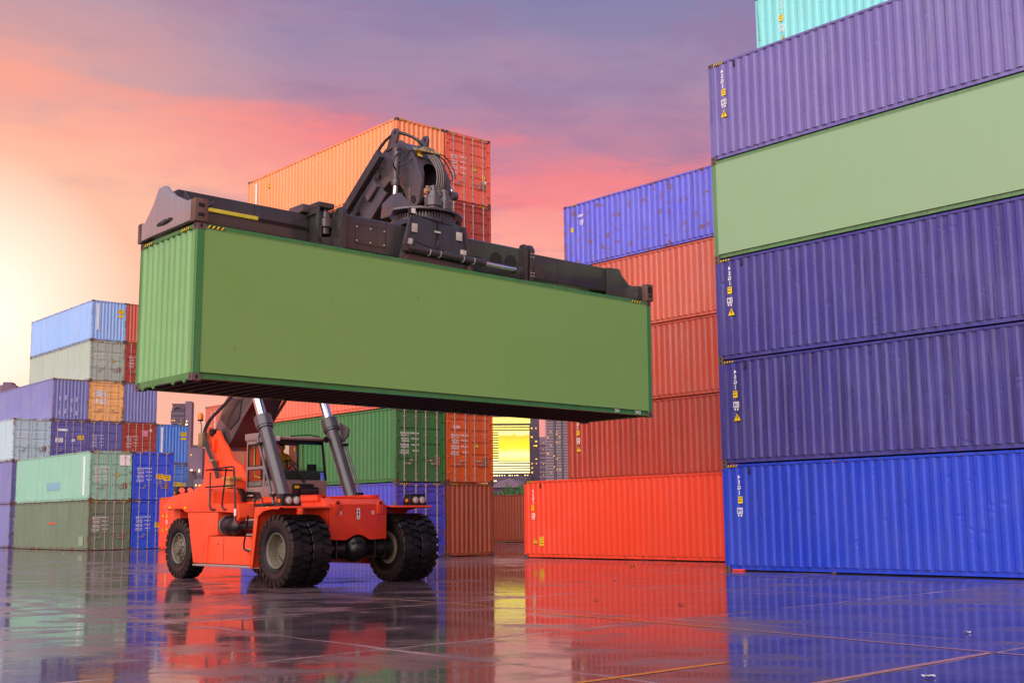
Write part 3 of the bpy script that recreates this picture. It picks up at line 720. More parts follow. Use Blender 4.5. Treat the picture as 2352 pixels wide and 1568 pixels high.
# ------------------------------------------------------------------ reach stacker
MT['truck'] = paint('stacker_red', (246, 74, 30), .34, .09, .24, .08, coat=.08, spec=.38, bump=.10, chalk=.04)
MT['truckd'] = paint('stacker_red_front', (232, 62, 30), .38, .03, .08, .03, bump=.05, chalk=.0)
MT['iron'] = paint('boom_charcoal', (74, 65, 70), .24, .05, .25, .12, coat=.3, bump=.12, chalk=.04)
MT['irond'] = paint('spreader_charcoal', (52, 44, 46), .26, .10, .35, .14, coat=.15, bump=.15, chalk=.05)
MT['endsheen'] = paint('end_beam_sheen', (142, 128, 130), .26, .06, .2, .14, coat=.3, bump=.1)  # charcoal lightened to paint the sky's sheen onto the left-facing end
MT['cabgrey'] = paint('cab_grey', (138, 118, 116), .36, .03, .15, .08, coat=.2, bump=.06, chalk=.0)
MT['tyre'] = plain('tyre_rubber', (26, 22, 22), .42, var=.45, scale=5, bump=.35)
MT['rim'] = paint('rim_beige', (112, 103, 88), .5, .22, .4, .1, bump=.1)
MT['blackm'] = plain('black_metal', (24, 21, 22), .32, var=.2)
MT['chrome'] = plain('chrome_rod', (235, 232, 232), .06, metal=1.0, var=.03, bump=0)
MT['tread'] = paint('step_metal', (170, 158, 152), .4, .12, .3, metal=.4)
MT['glass'] = glass('cab_glass'); MT['lens'] = plain('lamp_lens', (225, 218, 208), .12, var=.15, scale=30)
MT['amberl'] = plain('amber_lens', (232, 120, 30), .25); MT['brass'] = plain('brass_fitting', (176, 158, 120), .35, metal=.7)
MT['rusty'] = paint('rusty_corner', (96, 66, 54), .55, .5, .4); MT['padw'] = plain('wear_pad', (190, 180, 166), .5)
MT['hose'] = plain('hydraulic_hose', (30, 26, 27), .42, var=.2); MT['hosel'] = plain('worn_hose', (112, 98, 92), .45)
MT['vest'] = plain('yellow_work_shirt', (214, 158, 30), .8); MT['trouser'] = plain('dark_trousers', (40, 46, 70), .85); MT['skin'] = plain('skin', (176, 122, 96), .6); MT['hair'] = plain('dark_hair', (28, 22, 20), .7)
MT['seat'] = plain('seat_fabric', (48, 46, 50), .85); MT['grab'] = plain('grab_rail_yellow', (214, 190, 60), .5); MT['oilt'] = plain('header_tank', (196, 142, 78), .35)
TM = Matrix.Translation((-4.64, 29.29, 0)) @ Matrix.Rotation(R(-47.8), 4, 'Z')
TR = empty('reach_stacker', TM)
tag(TR, 'red reach stacker with charcoal boom holding up the green container', 'reach stacker')
def tp(name, mb, mats, parent=TR, bevel=.012, **k): return part(name, mb, MT[mats] if isinstance(mats, str) else mats, parent, bevel, **k)

# wheels ------------------------------------------------------------------
def tyre_mesh(rad, wd, nl=25):
    mb = MB(); h = wd / 2; k = rad / .84
    mb.lathe([(-h * .62, .40 * k), (-h * .86, .46 * k), (-h * 1.0, .60 * k), (-h * .98, .70 * k), (-h * .88, .775 * k), (-h * .4, .785 * k), (h * .4, .785 * k), (h * .88, .775 * k), (h * .98, .70 * k), (h * 1.0, .60 * k), (h * .86, .46 * k), (h * .62, .40 * k)], (0, 0, 0), 'y', 60, close=True)
    mb.lathe([(-h * 1.015, .648 * k), (-h * 1.03, .655 * k), (-h * 1.015, .662 * k), (-h * .98, .655 * k)], (0, 0, 0), 'y', 60, close=True)
    mb.lathe([(-h * .985, .49 * k), (-h * 1.0, .497 * k), (-h * .985, .504 * k), (-h * .94, .497 * k)], (0, 0, 0), 'y', 60, close=True)
    def P(a, y, r): return (r * math.cos(a), y, r * math.sin(a))
    da = 2 * math.pi / nl
    for s in (-1, 1):
        for i in range(nl):
            a = (i + (.5 if s > 0 else 0)) * da; w_ = da * .34
            y0, y1, yt = s * h * 1.0, s * h * .05, s * h * 1.0
            def quad(y, r, f, sh=0): return [P(a - w_ * f + sh, y, r), P(a + w_ * f + sh, y, r)]
            o0 = quad(y0 * .93, rad * .995, 1); o1 = quad(y1, rad, .62, da * .16); i0 = quad(y0 * .93, .75 * k, 1.05); i1 = quad(y1, .75 * k, .66, da * .16)
            mb.hexa([i0[0], i0[1], i1[1], i1[0], o0[0], o0[1], o1[1], o1[0]])
            q0 = quad(y0 * 1.03, .71 * k, .9); q1 = quad(y0 * 1.0, rad * .945, 1.0)
            p0 = quad(y0 * .80, .71 * k, .9); p1 = quad(y0 * .80, rad * .985, 1.0)
            mb.hexa([p0[0], p0[1], q0[1], q0[0], p1[0], p1[1], q1[1], q1[0]])
    return mb.mesh('tyre', 0, 0, 35)
tyF = tyre_mesh(.84, .50); tyR = tyre_mesh(.82, .50)
def ring_bolts(mb, n, r, y, br, ln, ax=1):
    for i in range(n):
        a = 2 * math.pi * i / n; c = (r * math.cos(a), y, r * math.sin(a)); mb.tube(c, (c[0], y - ln, c[2]), br, n=6)
def rim_mesh(dish):
    mb = MB(); d = dish
    mb.lathe([(-.185, .405), (-.215, .42), (-.225, .408), (-.205, .385), (-.12, .368), (d, .345), (d + .012, .33), (d + .02, .235), (d + .05, .225), (d + .05, .002), (.16, .002), (.18, .40)], (0, 0, 0), 'y', 48, caps=False)
    return mb.mesh('rim', 0, 0, 30)
def hub_mesh(dish):
    mb = MB(); mb.lathe([(dish + .02, .215), (dish - .03, .21), (dish - .045, .19), (dish - .05, .0)], (0, 0, 0), 'y', 32)
    ring_bolts(mb, 24, .262, dish + .02, .016, .05); ring_bolts(mb, 24, .305, dish + .02, .014, .04); ring_bolts(mb, 8, .10, dish - .05, .012, .02)
    return mb.mesh('wheel', 0, 0, 30)
def hubR_mesh():
    mb = MB(); mb.lathe([(.0, .34), (-.10, .33), (-.12, .26), (-.17, .25), (-.20, .17), (-.27, .155), (-.285, .0)], (0, 0, 0), 'y', 28)
    ring_bolts(mb, 12, .29, -.10, .022, .05); ring_bolts(mb, 8, .21, -.17, .026, .06); ring_bolts(mb, 6, .115, -.275, .02, .035)
    for k in range(5):
        a = 2 * math.pi * k / 5; mb.box((.30 * math.cos(a) - .035, -.17, .30 * math.sin(a) - .035), (.30 * math.cos(a) + .035, -.08, .30 * math.sin(a) + .035))
    return mb.mesh('wheel', 0, 0, 30)
rimF, hubF, rimR, hubRm = rim_mesh(.02), hub_mesh(.02), rim_mesh(-.10), hubR_mesh()
def wheel(x, y, z, side, front, ang):
    flip = Matrix.Diagonal((1, 1 if side < 0 else -1, 1, 1))
    m = Matrix.Translation((x, y, z)) @ flip @ Matrix.Rotation(ang, 4, 'Y')
    wo = inst('wheel', hubF if front else hubRm, MT['rim'], TR, mat=m)
    inst('tyre', tyF if front else tyR, MT['tyre'], wo); inst('rim', rimF if front else rimR, MT['rim'], wo)
for y, sd_ in ((-1.83, -1), (-1.28, -1), (1.28, 1), (1.83, 1)): wheel(.05, y, .835, sd_, True, random.uniform(0, 1))
for y, sd_ in ((-1.25, -1), (1.25, 1)): wheel(-6.2, y, .815, sd_, False, random.uniform(0, 1))
# axles
ax = MB(); ax.lathe([(-1.05, .30), (-1.0, .31), (-.98, .24), (-.72, .22), (-.70, .19), (-.42, .19), (-.30, .26), (.30, .26), (.42, .19), (.70, .19), (.72, .22), (.98, .24), (1.0, .31), (1.05, .30)], (.05, 0, .84), 'y', 20)
for y in (-.85, -.55, .55, .85): ax.box((-.16, y - .02, .60), (.29, y + .02, 1.06))
bl = []
for k in range(13):
    t = math.pi * k / 12; bl.append((.08 - .36 * math.cos(t), max(.002, .335 * math.sin(t))))
ax.lathe(bl, (.1, 0, .85), 'x', 24)
tp('front_axle', ax, 'blackm', bevel=0)
ax = MB(); ax.box((-6.35, -.95, .62), (-6.05, .95, .98)); ax.box((-6.5, -.35, .5), (-5.9, .35, 1.1)); tp('steer_axle', ax, 'blackm')

# chassis ------------------------------------------------------------------
mb = MB(); mb.prism([(-6.9, 1.2), (-6.9, 1.95), (-2.2, 2.06), (.05, 2.06), (.30, 1.90), (.30, 1.20), (-.6, 1.0), (-5.2, .85)], -.84, .84); tp('chassis_frame', mb, 'truck', bevel=.02)
mb = MB(); arch = [(-.82, 1.06), (-.34, 1.04)] + [(-.34 + .68 * k / 8, 1.04 + .13 * math.sin(math.pi * k / 8)) for k in range(1, 8)] + [(.34, 1.04), (.82, 1.06), (.83, 1.90), (-.83, 1.90)]
mb.prism(arch, .32, .385, 'yz'); tp('front_plate', mb, 'truckd', bevel=.008)
for y in (-.62, .62):
    mb = MB(); prof = [(-.10 + y, 1.66), (.06 + y, 1.66), (.10 + y, 1.9), (.085 + y, 1.96), (.03 + y, 2.0), (-.05 + y, 1.98), (-.09 + y, 1.92)]
    mb.prism(prof, .386, .43, 'yz'); lg = tp('lifting_lug', mb, 'truck', bevel=.01)
    mb = MB(); mb.tube((.425, y + .0, 1.925), (.436, y, 1.925), .034, n=14); tp('lug_hole', mb, 'hole', lg, 0)
for y, z0, w_, h_ in ((-.52, 1.65, .085, .085), (.42, 1.65, .075, .085)):
    mb = MB(); mb.box((.386, y - w_ / 2, z0), (.388, y + w_ / 2, z0 + h_)); s_ = tp('sticker', mb, 'white', bevel=0)
    mb = MB(); mb.box((.388, y - .02, z0 + .02), (.3885, y + .005, z0 + .06)); tp('sticker_print', mb, 'black', s_, 0)
mb = MB(); mb.box((.386, -.045, 1.54), (.388, .045, 1.80)); s_ = tp('warning_sticker', mb, 'white', bevel=0)
mb = MB(); mb.prism([(-.03, 1.72), (.03, 1.72), (0, 1.775)], .388, .3888, 'yz'); mb.box((.388, -.02, 1.62), (.3888, .012, 1.69)); mb.box((.388, -.008, 1.555), (.3888, .008, 1.60)); tp('sticker_print', mb, 'black', s_, 0)
for y in (-.09, .09): mb = MB(); mb.tube((.386, y, 1.74), (.391, y, 1.74), .012, n=8); tp('bolt', mb, 'black', bevel=0)
# top rails of the frame
for s in (-1, 1):
    mb = MB(); mb.box((-2.7, s * .70, 1.99), (.02 if s < 0 else -.10, s * .93, 2.12)); mb.box((-2.7, s * .66, 2.12), (.035 if s < 0 else -.09, s * .95, 2.135)); tp('frame_rail', mb, 'truck', bevel=.01)
mb = MB(); mb.box((-.10, -.62, 1.96), (.06, .84, 2.06)); mb.box((-.12, -.62, 2.06), (.08, .86, 2.075)); tp('front_cross_beam', mb, 'truck', bevel=.008)
mb = MB(); mb.box((.04, -.80, 2.0), (.06, -.74, 2.10)); tp('marker_light', mb, 'black')
# fenders
for s in (-1, 1):
    mb = MB(); yo, yi = s * 2.12, s * .845
    mb.prism([(-.80, 1.86), (.50, 1.86), (.53, 1.83), (.53, 1.81), (.48, 1.835), (-.80, 1.835)], yo, yi)
    mb.prism([(-.80, 1.84), (.34, 1.84), (.26, 1.79), (-.05, 1.80), (-.45, 1.75), (-.72, 1.62), (-.84, 1.60)], yo, yo - s * .025)
    mb.prism([(-.83, 1.86), (-.78, 1.86), (-1.00, .42), (-1.06, .42)], yo, s * 1.0)
    mb.prism([(-.84, 1.60), (-.70, 1.62), (-.93, .42), (-1.05, .42)], yo, yo - s * .025)
    fd = tp('front_fender', mb, 'truck', bevel=.006)
    mb = MB(); mb.box((-.30, yo - s * -.001, 1.845), (-.20, yo + s * .002, 1.862)); tp('reflector', mb, 'yellow', fd, 0)
    # lamp pod
    yc = s * 1.82; mb = MB()
    mb.prism([(yc - .27, 1.865), (yc + .27, 1.865), (yc + .22, 2.15), (yc - .22, 2.15)], .06, .34, 'yz'); pod = tp('lamp_pod', mb, 'blackm', bevel=.015)
    for dy, rr in ((-.09, .088), (.11, .092)):
        mb = MB(); mb.lathe([(.30, rr * .9), (.355, rr), (.375, rr), (.375, rr * .86)], (0, yc + dy, 2.0), 'x', 20); hl = tp('headlight', mb, 'tread', bevel=0)
        mb = MB(); mb.lathe([(.372, rr * .86), (.385, rr * .6), (.39, .005)], (0, yc + dy, 2.0), 'x', 20); tp('lens', mb, 'lens', hl, 0)
    mb = MB(); mb.box((.16, yc - .262, 1.95), (.26, yc - .235, 2.03)); tp('indicator', mb, 'amberl', pod, .004)

# side body ------------------------------------------------------------------
for s in (-1, 1):
    yo, yi = s * 1.70, s * .845
    mb = MB(); mb.prism([(-4.85, .46), (-1.10, .46), (-1.10, 1.10), (-1.62, 1.14), (-4.22, 1.16)], yo * .985, yi); tp('lower_side_panel', mb, 'truck', bevel=.012)
    mb = MB(); mb.prism([(-5.24, 1.77), (-4.86, .46), (-4.12, .46), (-4.02, 1.16), (-3.52, 1.18), (-3.52, 1.77)], yo, yi); tp('side_panel', mb, 'truck', bevel=.02)
    mb = MB(); mb.prism([(-5.24, 1.775), (-5.28, 2.24), (-5.0, 2.30), (-3.95, 2.38), (-3.80, 2.30), (-3.78, 1.97), (-2.42, 1.97), (-2.34, 1.62), (-2.50, 1.46), (-2.62, 1.50), (-2.66, 1.74), (-3.50, 1.775)], yo * 1.01, yi); tp('upper_side_panel', mb, 'truck', bevel=.02)
    mb = MB(); mb.box((-4.60, s * 1.35, .395), (-1.10, s * 1.84, .445)); tp('step_plate', mb, 'tread', bevel=.006)
    mb = MB(); mb.box((-4.15, yo * .9855, 1.02), (-4.13, yo * .987, 1.05)); mb.box((-3.55, yo * .9855, .94), (-3.50, yo * .990, .97)); tp('latch', mb, 'black', bevel=0)
    mb = MB(); mb.box((-3.22, yo * .9852, .55), (-3.205, yo * .9865, 1.13)); tp('panel_seam', mb, 'hole', bevel=0)
mb = MB()
for x in (-.55, -.42): mb.box((-4.9 + x + 1.0, -1.715, 1.66), (-4.88 + x + 1.0, -1.70, 1.68))
tp('bolt', mb, 'tread', bevel=0)
# hood over the steer axle, engine cover, counterweight
mb = MB(); mb.prism([(-6.98, 1.86), (-7.02, 1.98), (-6.78, 2.20), (-6.50, 2.28), (-5.27, 2.36), (-5.27, 1.79), (-5.55, 1.79), (-5.75, 1.88)], -1.62, 1.62)
def taper(p): 
    k = 1 - .10 * max(0, (p.z - 2.0)) / .35 - .06 * max(0, (-6.5 - p.x)); return (p.x, p.y * k, p.z)
tp('rear_hood', mb.xf(taper), 'truck', bevel=.03)
mb = MB(); mb.box((-5.6, -1.635, 1.88), (-5.5, -1.60, 1.93)); mb.box((-6.55, -1.60, 1.90), (-6.45, -1.625, 1.95)); tp('reflector', mb, 'yellow', bevel=0)
mb = MB(); mb.prism([(-6.6, 2.25), (-6.3, 2.40), (-5.6, 2.62), (-4.7, 2.70), (-3.95, 2.60), (-3.95, 2.0), (-6.6, 2.0)], -1.05, 1.05); tp('engine_cover', mb, 'truck', bevel=.05)
mb = MB(); mb.prism([(-6.98, .7), (-7.25, .9), (-7.3, 1.7), (-7.0, 1.98), (-6.6, 1.95), (-6.75, .7)], -1.25, 1.25); tp('counterweight', mb, 'truck', bevel=.05)
mb = MB(); mb.box((-6.55, -1.50, 2.27), (-6.30, -1.02, 2.50)); pod = tp('rear_lamp_pod', mb, 'blackm', bevel=.02)
for y in (-1.38, -1.14): mb = MB(); mb.lathe([(-.03, .07), (.0, .09), (.03, .08)], (-6.29, y, 2.39), 'x', 16); tp('work_lamp', mb, 'chrome', pod, 0)
mb = MB(); mb.box((-6.50, -1.506, 2.30), (-6.44, -1.498, 2.36)); tp('indicator', mb, 'amberl', pod, 0)
# air cleaner and pipe
mb = MB(); mb.lathe([(-3.42, .20), (-3.38, .245), (-3.05, .25), (-3.04, .258), (-2.98, .258), (-2.97, .25), (-2.62, .25), (-2.58, .20), (-2.52, .13)], (0, -1.52, 1.42), 'x', 28); ac = tp('air_cleaner', mb, 'blackm', bevel=0)
mb = MB(); mb.lathe([(-3.30, .262), (-3.27, .262), (-3.27, .24), (-3.30, .24)], (0, -1.52, 1.42), 'x', 28, close=True); tp('clamp_band', mb, 'tread', ac, 0)
mb = MB(); mb.path([(-2.6, -1.52, 1.42), (-2.2, -1.52, 1.42), (-1.75, -1.50, 1.42), (-1.2, -1.40, 1.40)], .125, 14); tp('intake_pipe', mb, 'blackm', bevel=0)
mb = MB(); mb.tube((-2.98, -1.52, 1.2), (-2.98, -1.52, .98), .05, n=10); tp('drain_valve', mb, 'blackm', ac, 0)
mb = MB(); mb.box((-2.3, -1.30, 1.50), (-1.15, -.86, 1.96)); tp('valve_block', mb, 'blackm', bevel=.02)
mb = MB(); mb.lathe([(-1.74, .22), (-1.60, .23), (-1.46, .20)], (0, -1.42, 1.72), 'x', 18); tp('work_lamp', mb, 'blackm', bevel=0)
# steps and rails on the near side
for x0, z in ((-1.98, .84), (-1.88, 1.20), (-1.90, 1.56)):
    mb = MB(); mb.box((x0, -1.78, z - .025), (x0 + .62, -1.50, z + .02)); tp('step', mb, 'tread', bevel=.005)
def rail(pts, r=.022, nm='handrail', m='blackm', par=TR):
    mb = MB(); mb.path(pts, r, 8); return tp(nm, mb, m, par, 0)
rail([(-1.38, -2.0, 1.66), (-1.58, -1.92, 1.40), (-1.86, -1.84, .98), (-1.88, -1.82, .84), (-1.70, -1.80, .80)])
rail([(-3.62, -1.72, 1.83), (-3.80, -1.76, 1.84), (-3.87, -1.76, 1.92), (-3.86, -1.76, 2.80)])
rail([(-3.02, -1.72, 1.83), (-3.14, -1.76, 1.84), (-3.20, -1.76, 1.92), (-3.0, -1.76, 2.88)])
rail([(-4.10, -1.76, 2.86), (-2.72, -1.76, 2.90), (-2.62, -1.76, 2.88), (-2.57, -1.76, 2.80), (-2.47, -1.77, 1.62), (-2.42, -1.77, 1.52), (-2.18, -1.76, 1.50)])
rail([(-4.12, -1.76, 2.42), (-2.52, -1.765, 2.42)])
rail([(-4.05, -1.0, 2.05), (-4.05, -1.0, 2.80), (-3.98, -1.04, 2.86), (-3.90, -1.3, 2.86), (-3.86, -1.74, 2.86)])
mb = MB(); mb.tube((-2.46, -1.77, 1.66), (-2.455, -1.77, 1.84), .032, n=8); tp('reflective_band', mb, 'white', bevel=0)
rail([(-1.25, -1.9, 1.86), (-1.24, -1.9, 2.02), (-1.15, -1.9, 2.10), (-1.0, -1.9, 2.11), (-.88, -1.9, 2.05), (-.86, -1.9, 1.87)], .02)
# tank and bits behind the cab
mb = MB(); mb.box((-4.22, -1.10, 2.0), (-3.98, -.86, 2.42)); tp('bracket', mb, 'blackm')
mb = MB(); mb.box((-4.30, -1.16, 2.40), (-3.96, -.84, 2.66)); mb.box((-4.34, -1.2, 2.62), (-3.9, -.8, 2.70)); tp('header_tank', mb, 'oilt', bevel=.03)
mb = MB()
for k in range(9): a = math.pi * k / 8; mb.box((-3.86 + .26 * math.cos(a) - .05, -.98, 2.08 + .26 * math.sin(a) - .05), (-3.86 + .26 * math.cos(a) + .05, -.86, 2.08 + .26 * math.sin(a) + .05))
tp('cable_chain', mb, 'black', bevel=0)

# boom foot ------------------------------------------------------------------
for s in (-1, 1):
    mb = MB(); mb.prism([(-6.55, 1.9), (-6.42, 3.0), (-6.36, 3.95), (-6.27, 4.12), (-6.12, 4.17), (-5.98, 4.10), (-5.90, 3.96), (-5.78, 3.95), (-5.70, 4.06), (-5.62, 4.02), (-5.44, 3.80), (-5.15, 3.58), (-4.78, 3.20), (-4.30, 3.02), (-3.95, 2.70), (-3.85, 2.2), (-3.85, 1.95)], s * .66, s * .56)
    tw = tp('boom_tower', mb, 'truck', bevel=.012)
    mb = MB(); mb.prism([(-6.3, 2.0), (-5.95, 2.0), (-5.72, 2.55), (-5.62, 3.1), (-5.75, 3.5), (-5.82, 3.5), (-5.72, 3.1), (-5.82, 2.6), (-6.02, 2.2)], s * .68, s * .66); tp('stiffener', mb, 'truck', tw, .006)
    mb = MB(); mb.prism([(-5.80, 3.46), (-5.72, 3.46), (-5.70, 3.78), (-5.74, 3.84), (-5.80, 3.84), (-5.83, 3.78)], s * .74, s * .66); tp('lifting_eye', mb, 'truck', tw, .006)
    mb = MB(); mb.tube((-5.95, s * .50, 4.0), (-5.95, s * .72, 4.0), .10, n=16); tp('pivot_pin', mb, 'blackm', tw, .006)
# boom (swings slightly to the near side at the top)
def bs(p): return (p.x, p.y - .0 * (p.x + 5.9), p.z)
BA = math.atan(.735); bu = Vector((math.cos(BA), 0, math.sin(BA))); bn = Vector((-math.sin(BA), 0, math.cos(BA)))
BP = Vector((-5.93, 0, 4.02))
def bp_(t, h): v = BP + bu * t + bn * h; return (v.x, v.z)
mb = MB(); mb.prism([bp_(-.28, .10), bp_(-.10, .30), bp_(.55, .46), bp_(1.1, .50), bp_(6.6, .50), bp_(6.6, -.46), bp_(2.0, -.46), bp_(1.3, -.55), bp_(.15, -.66), bp_(-.20, -.52)], -.46, .46); boom = tp('boom', mb.xf(bs), 'iron', bevel=.03)
for s in (-1, 1):
    mb = MB(); mb.prism([bp_(.62, .47), bp_(6.5, .52), bp_(6.5, .44), bp_(.7, .38)], s * .50, s * .46); tp('boom_flange', mb.xf(bs), 'iron', boom, .006)
    mb = MB(); mb.prism([bp_(1.2, -.50), bp_(6.5, -.40), bp_(6.5, -.48), bp_(1.2, -.60)], s * .50, s * .46); tp('boom_flange', mb.xf(bs), 'iron', boom, .006)
    mb = MB(); mb.prism([bp_(.25, .30), bp_(1.0, .42), bp_(1.5, -.1), bp_(1.1, -.45), bp_(.5, -.35)], s * .49, s * .46); tp('boom_cheek', mb.xf(bs), 'irond', boom, .01)
mb = MB(); mb.box((-.46, -.05, 0), (.46, .05, .01)); 
mb = MB(); mb.prism([bp_(6.6, .40), bp_(10.0, .40), bp_(10.0, -.36), bp_(6.6, -.36)], -.38, .38); ib = tp('inner_boom', mb.xf(bs), 'iron', bevel=.03)
mb = MB(); mb.prism([bp_(7.3, -.36), bp_(9.5, -.32), bp_(9.6, -.64), bp_(7.3, -.70)], -.46, -.40); mb.prism([bp_(7.3, -.36), bp_(9.5, -.32), bp_(9.6, -.64), bp_(7.3, -.70)], .40, .46); tp('lower_flange', mb.xf(bs), 'iron', ib, .01)
# cable guide beam along the near side of the boom top
mb = MB(); mb.prism([bp_(4.6, .29), bp_(10.1, .29), bp_(10.1, .06), bp_(4.6, .06)], -.66, -.50); cg = tp('cable_guide', mb.xf(bs), 'irond', bevel=.012)
for t in (6.9, 8.4, 9.6): mb = MB(); mb.prism([bp_(t, .24), bp_(t + .10, .24), bp_(t + .10, -.10), bp_(t, -.14)], -.52, -.38); tp('guide_bracket', mb.xf(bs), 'irond', cg, .006)
mb = MB(); mb.prism([bp_(9.0, .0), bp_(9.5, .0), bp_(9.5, -.30), bp_(9.0, -.30)], -.54, -.38); tp('junction_box', mb.xf(bs), 'iron', bevel=.02)
# gooseneck head
def hx(pts): return pts
HS = [(1.55, 9.95), (2.05, 10.28), (2.45, 10.40), (2.72, 10.36), (3.02, 10.12), (3.26, 9.82), (3.46, 9.44), (3.54, 9.18), (3.42, 8.72), (3.28, 8.60), (3.08, 8.62), (2.98, 8.82), (2.86, 9.10), (2.60, 9.36), (2.25, 9.46), (1.85, 9.25)]
for s in (-1, 1):
    mb = MB(); mb.prism(HS, s * .43, s * .36); hd = tp('boom_head_plate', mb.xf(bs), 'iron', bevel=.012)
    mb = MB(); mb.prism([(2.15, 10.2), (2.50, 10.25), (2.62, 10.42), (2.66, 10.58), (2.60, 10.68), (2.48, 10.70), (2.38, 10.64)], s * .47, s * .41); tp('lifting_eye', mb.xf(bs), 'iron', hd, .012)
    mb = MB(); mb.tube((2.545, s * .475, 10.59), (2.545, s * .405, 10.59), .045, n=14); tp('eye_hole', mb.xf(bs), 'hole', hd, 0)
mb = MB(); fr = [(2.05, 10.26), (2.45, 10.37), (2.72, 10.33), (3.02, 10.09), (3.20, 9.86)]
for k in range(len(fr) - 1):
    (x0, z0), (x1, z1) = fr[k], fr[k + 1]; mb.prism([(x0, z0 - .01), (x1, z1 - .01), (x1 - .05, z1 - .07), (x0 - .02, z0 - .07)], -.36, .36)
tp('boom_head_cover', mb, 'iron', bevel=0)
AR = [(.30 * math.cos(math.pi * k / 10), 9.42 + .32 * math.sin(math.pi * k / 10)) for k in range(11)]
mb = MB()
fx = lambda z: 3.20 + (9.86 - z) * .62 if z > 9.42 else 3.47 - (9.42 - z) * .05
for k in range(10):
    (ya, za), (yb, zb_) = AR[k], AR[k + 1]; q = [(ya, za), (yb, zb_), (yb, 9.87), (ya, 9.87)]
    mb.hexa([(fx(z) - .05, y, z) for y, z in q] + [(fx(z), y, z) for y, z in q])
for s in (-1, 1):
    q = [(s * .36, 8.80), (s * .30, 8.90), (s * .30, 9.42), (s * .36, 9.42)]; mb.hexa([(fx(z) - .05, y, z) for y, z in q] + [(fx(z), y, z) for y, z in q])
    q = [(s * .36, 9.42), (s * .30, 9.42), (s * .30, 9.87), (s * .36, 9.87)]; mb.hexa([(fx(z) - .05, y, z) for y, z in q] + [(fx(z), y, z) for y, z in q])
tp('boom_head_front', mb, 'iron', bevel=0)
mb = MB(); mb.prism([(2.0, 9.5), (2.45, 9.5), (2.45, 10.2), (2.0, 10.1)], -.355, .355); tp('head_bulkhead', mb, 'blackm', bevel=.01)
mb = MB(); mb.tube((3.22, -.45, 8.82), (3.22, .45, 8.82), .10, n=16); tp('head_pivot', mb, 'blackm', bevel=.006)
st = MB(); st.add([(3.10, -.33, 10.115), (3.10, -.20, 10.115), (3.30, -.20, 9.868), (3.30, -.33, 9.868)], [(0, 1, 2, 3)]); st.xf(lambda p: (p.x - .02, p.y, p.z + .0)); tp('sticker', st.xf(bs), 'yellow', bevel=0, smooth=0)
# damper cylinders
def cyl(p, q, f, r1, r2, nm='damper_cylinder', m1='iron', cap=True):
    p, q = Vector(p), Vector(q); c = p.lerp(q, f); mb = MB(); mb.tube(p, c, r1, n=18); mb.tube(c - (c - p).normalized() * .12, c + (c - p).normalized() * .02, r1 * 1.18, n=18)
    o = tp(nm, mb, m1, bevel=.004); mb = MB(); mb.tube(c, q, r2, n=16); tp('rod', mb, 'chrome', o, 0)
    for e in (p, q): mb = MB(); mb.tube(e + Vector((0, -.07, 0)), e + Vector((0, .07, 0)), r1 * 1.25, n=14); tp('rod_eye', mb, m1, o, .006)
    return o
cyl((2.83, -.60, 10.1), (2.70, -.60, 8.76), .64, .085, .055)
cyl((2.78, .52, 10.1), (3.51, .52, 9.00), .60, .085, .055)
# hoses over the head
hs = random.Random(5)
def hose(pts, r=.022, m='hose'):
    P = [Vector(p) for p in pts]; outp = []
    for k in range(len(P) - 1):
        p0, p1, p2, p3 = P[max(k - 1, 0)], P[k], P[k + 1], P[min(k + 2, len(P) - 1)]
        for i in range(6):
            t = i / 6; outp.append(.5 * ((2 * p1) + (-p0 + p2) * t + (2 * p0 - 5 * p1 + 4 * p2 - p3) * t * t + (-p0 + 3 * p1 - 3 * p2 + p3) * t ** 3))
    outp.append(P[-1]); mb = MB(); mb.path(outp, r, 7); return tp('hydraulic_hose', mb, m, TR, 0)
for k in range(2):
    d = .05 * k; hose([(1.75 + d, -.62, 9.85), (2.05 + d, -.56, 10.32), (2.45, -.42 + d, 10.58 + d), (2.75, -.16 + d, 10.50), (3.00 + d, -.02, 10.26), (3.2, .04 + d, 9.98)], .03)
for k in range(4):
    y = -.10 + .06 * k; hose([(3.18, y * .6, 10.06), (3.42 + .02 * k, y, 9.82), (3.66, y, 9.5), (3.72, y - .03, 9.15), (3.62, y - .08, 8.85), (3.55, y - .10, 8.65)], .018, 'hosel')
hose([(3.2, -.1, 10.0), (3.12, -.40, 10.02), (2.95, -.66, 9.95), (2.92, -.78, 9.7), (2.85, -.66, 9.55)], .018); hose([(3.2, .1, 10.0), (3.12, .40, 10.04), (3.15, .62, 9.85), (3.3, .66, 9.5), (3.25, .58, 9.40)], .018)
hose([(2.86, -.66, 9.5), (2.98, -.58, 9.3), (3.02, -.52, 9.1), (2.9, -.58, 8.95)], .016); hose([(3.1, -.36, 10.05), (2.95, -.62, 9.78), (3.02, -.72, 9.62), (3.15, -.52, 9.72), (3.2, -.30, 10.0)], .016); hose([(3.16, .2, 10.03), (3.1, .55, 10.08), (3.2, .74, 9.8), (3.34, .72, 9.5)], .014)
mb = MB(); mb.box((3.16, -.22, 9.98), (3.34, .10, 10.10)); mb.box((3.2, -.40, 9.99), (3.3, .3, 10.05))
for k in range(6): mb.tube((3.30, -.30 + .1 * k, 10.03), (3.40, -.30 + .1 * k, 9.97), .02, n=6)
tp('hose_manifold', mb.xf(bs), 'brass', bevel=.006)
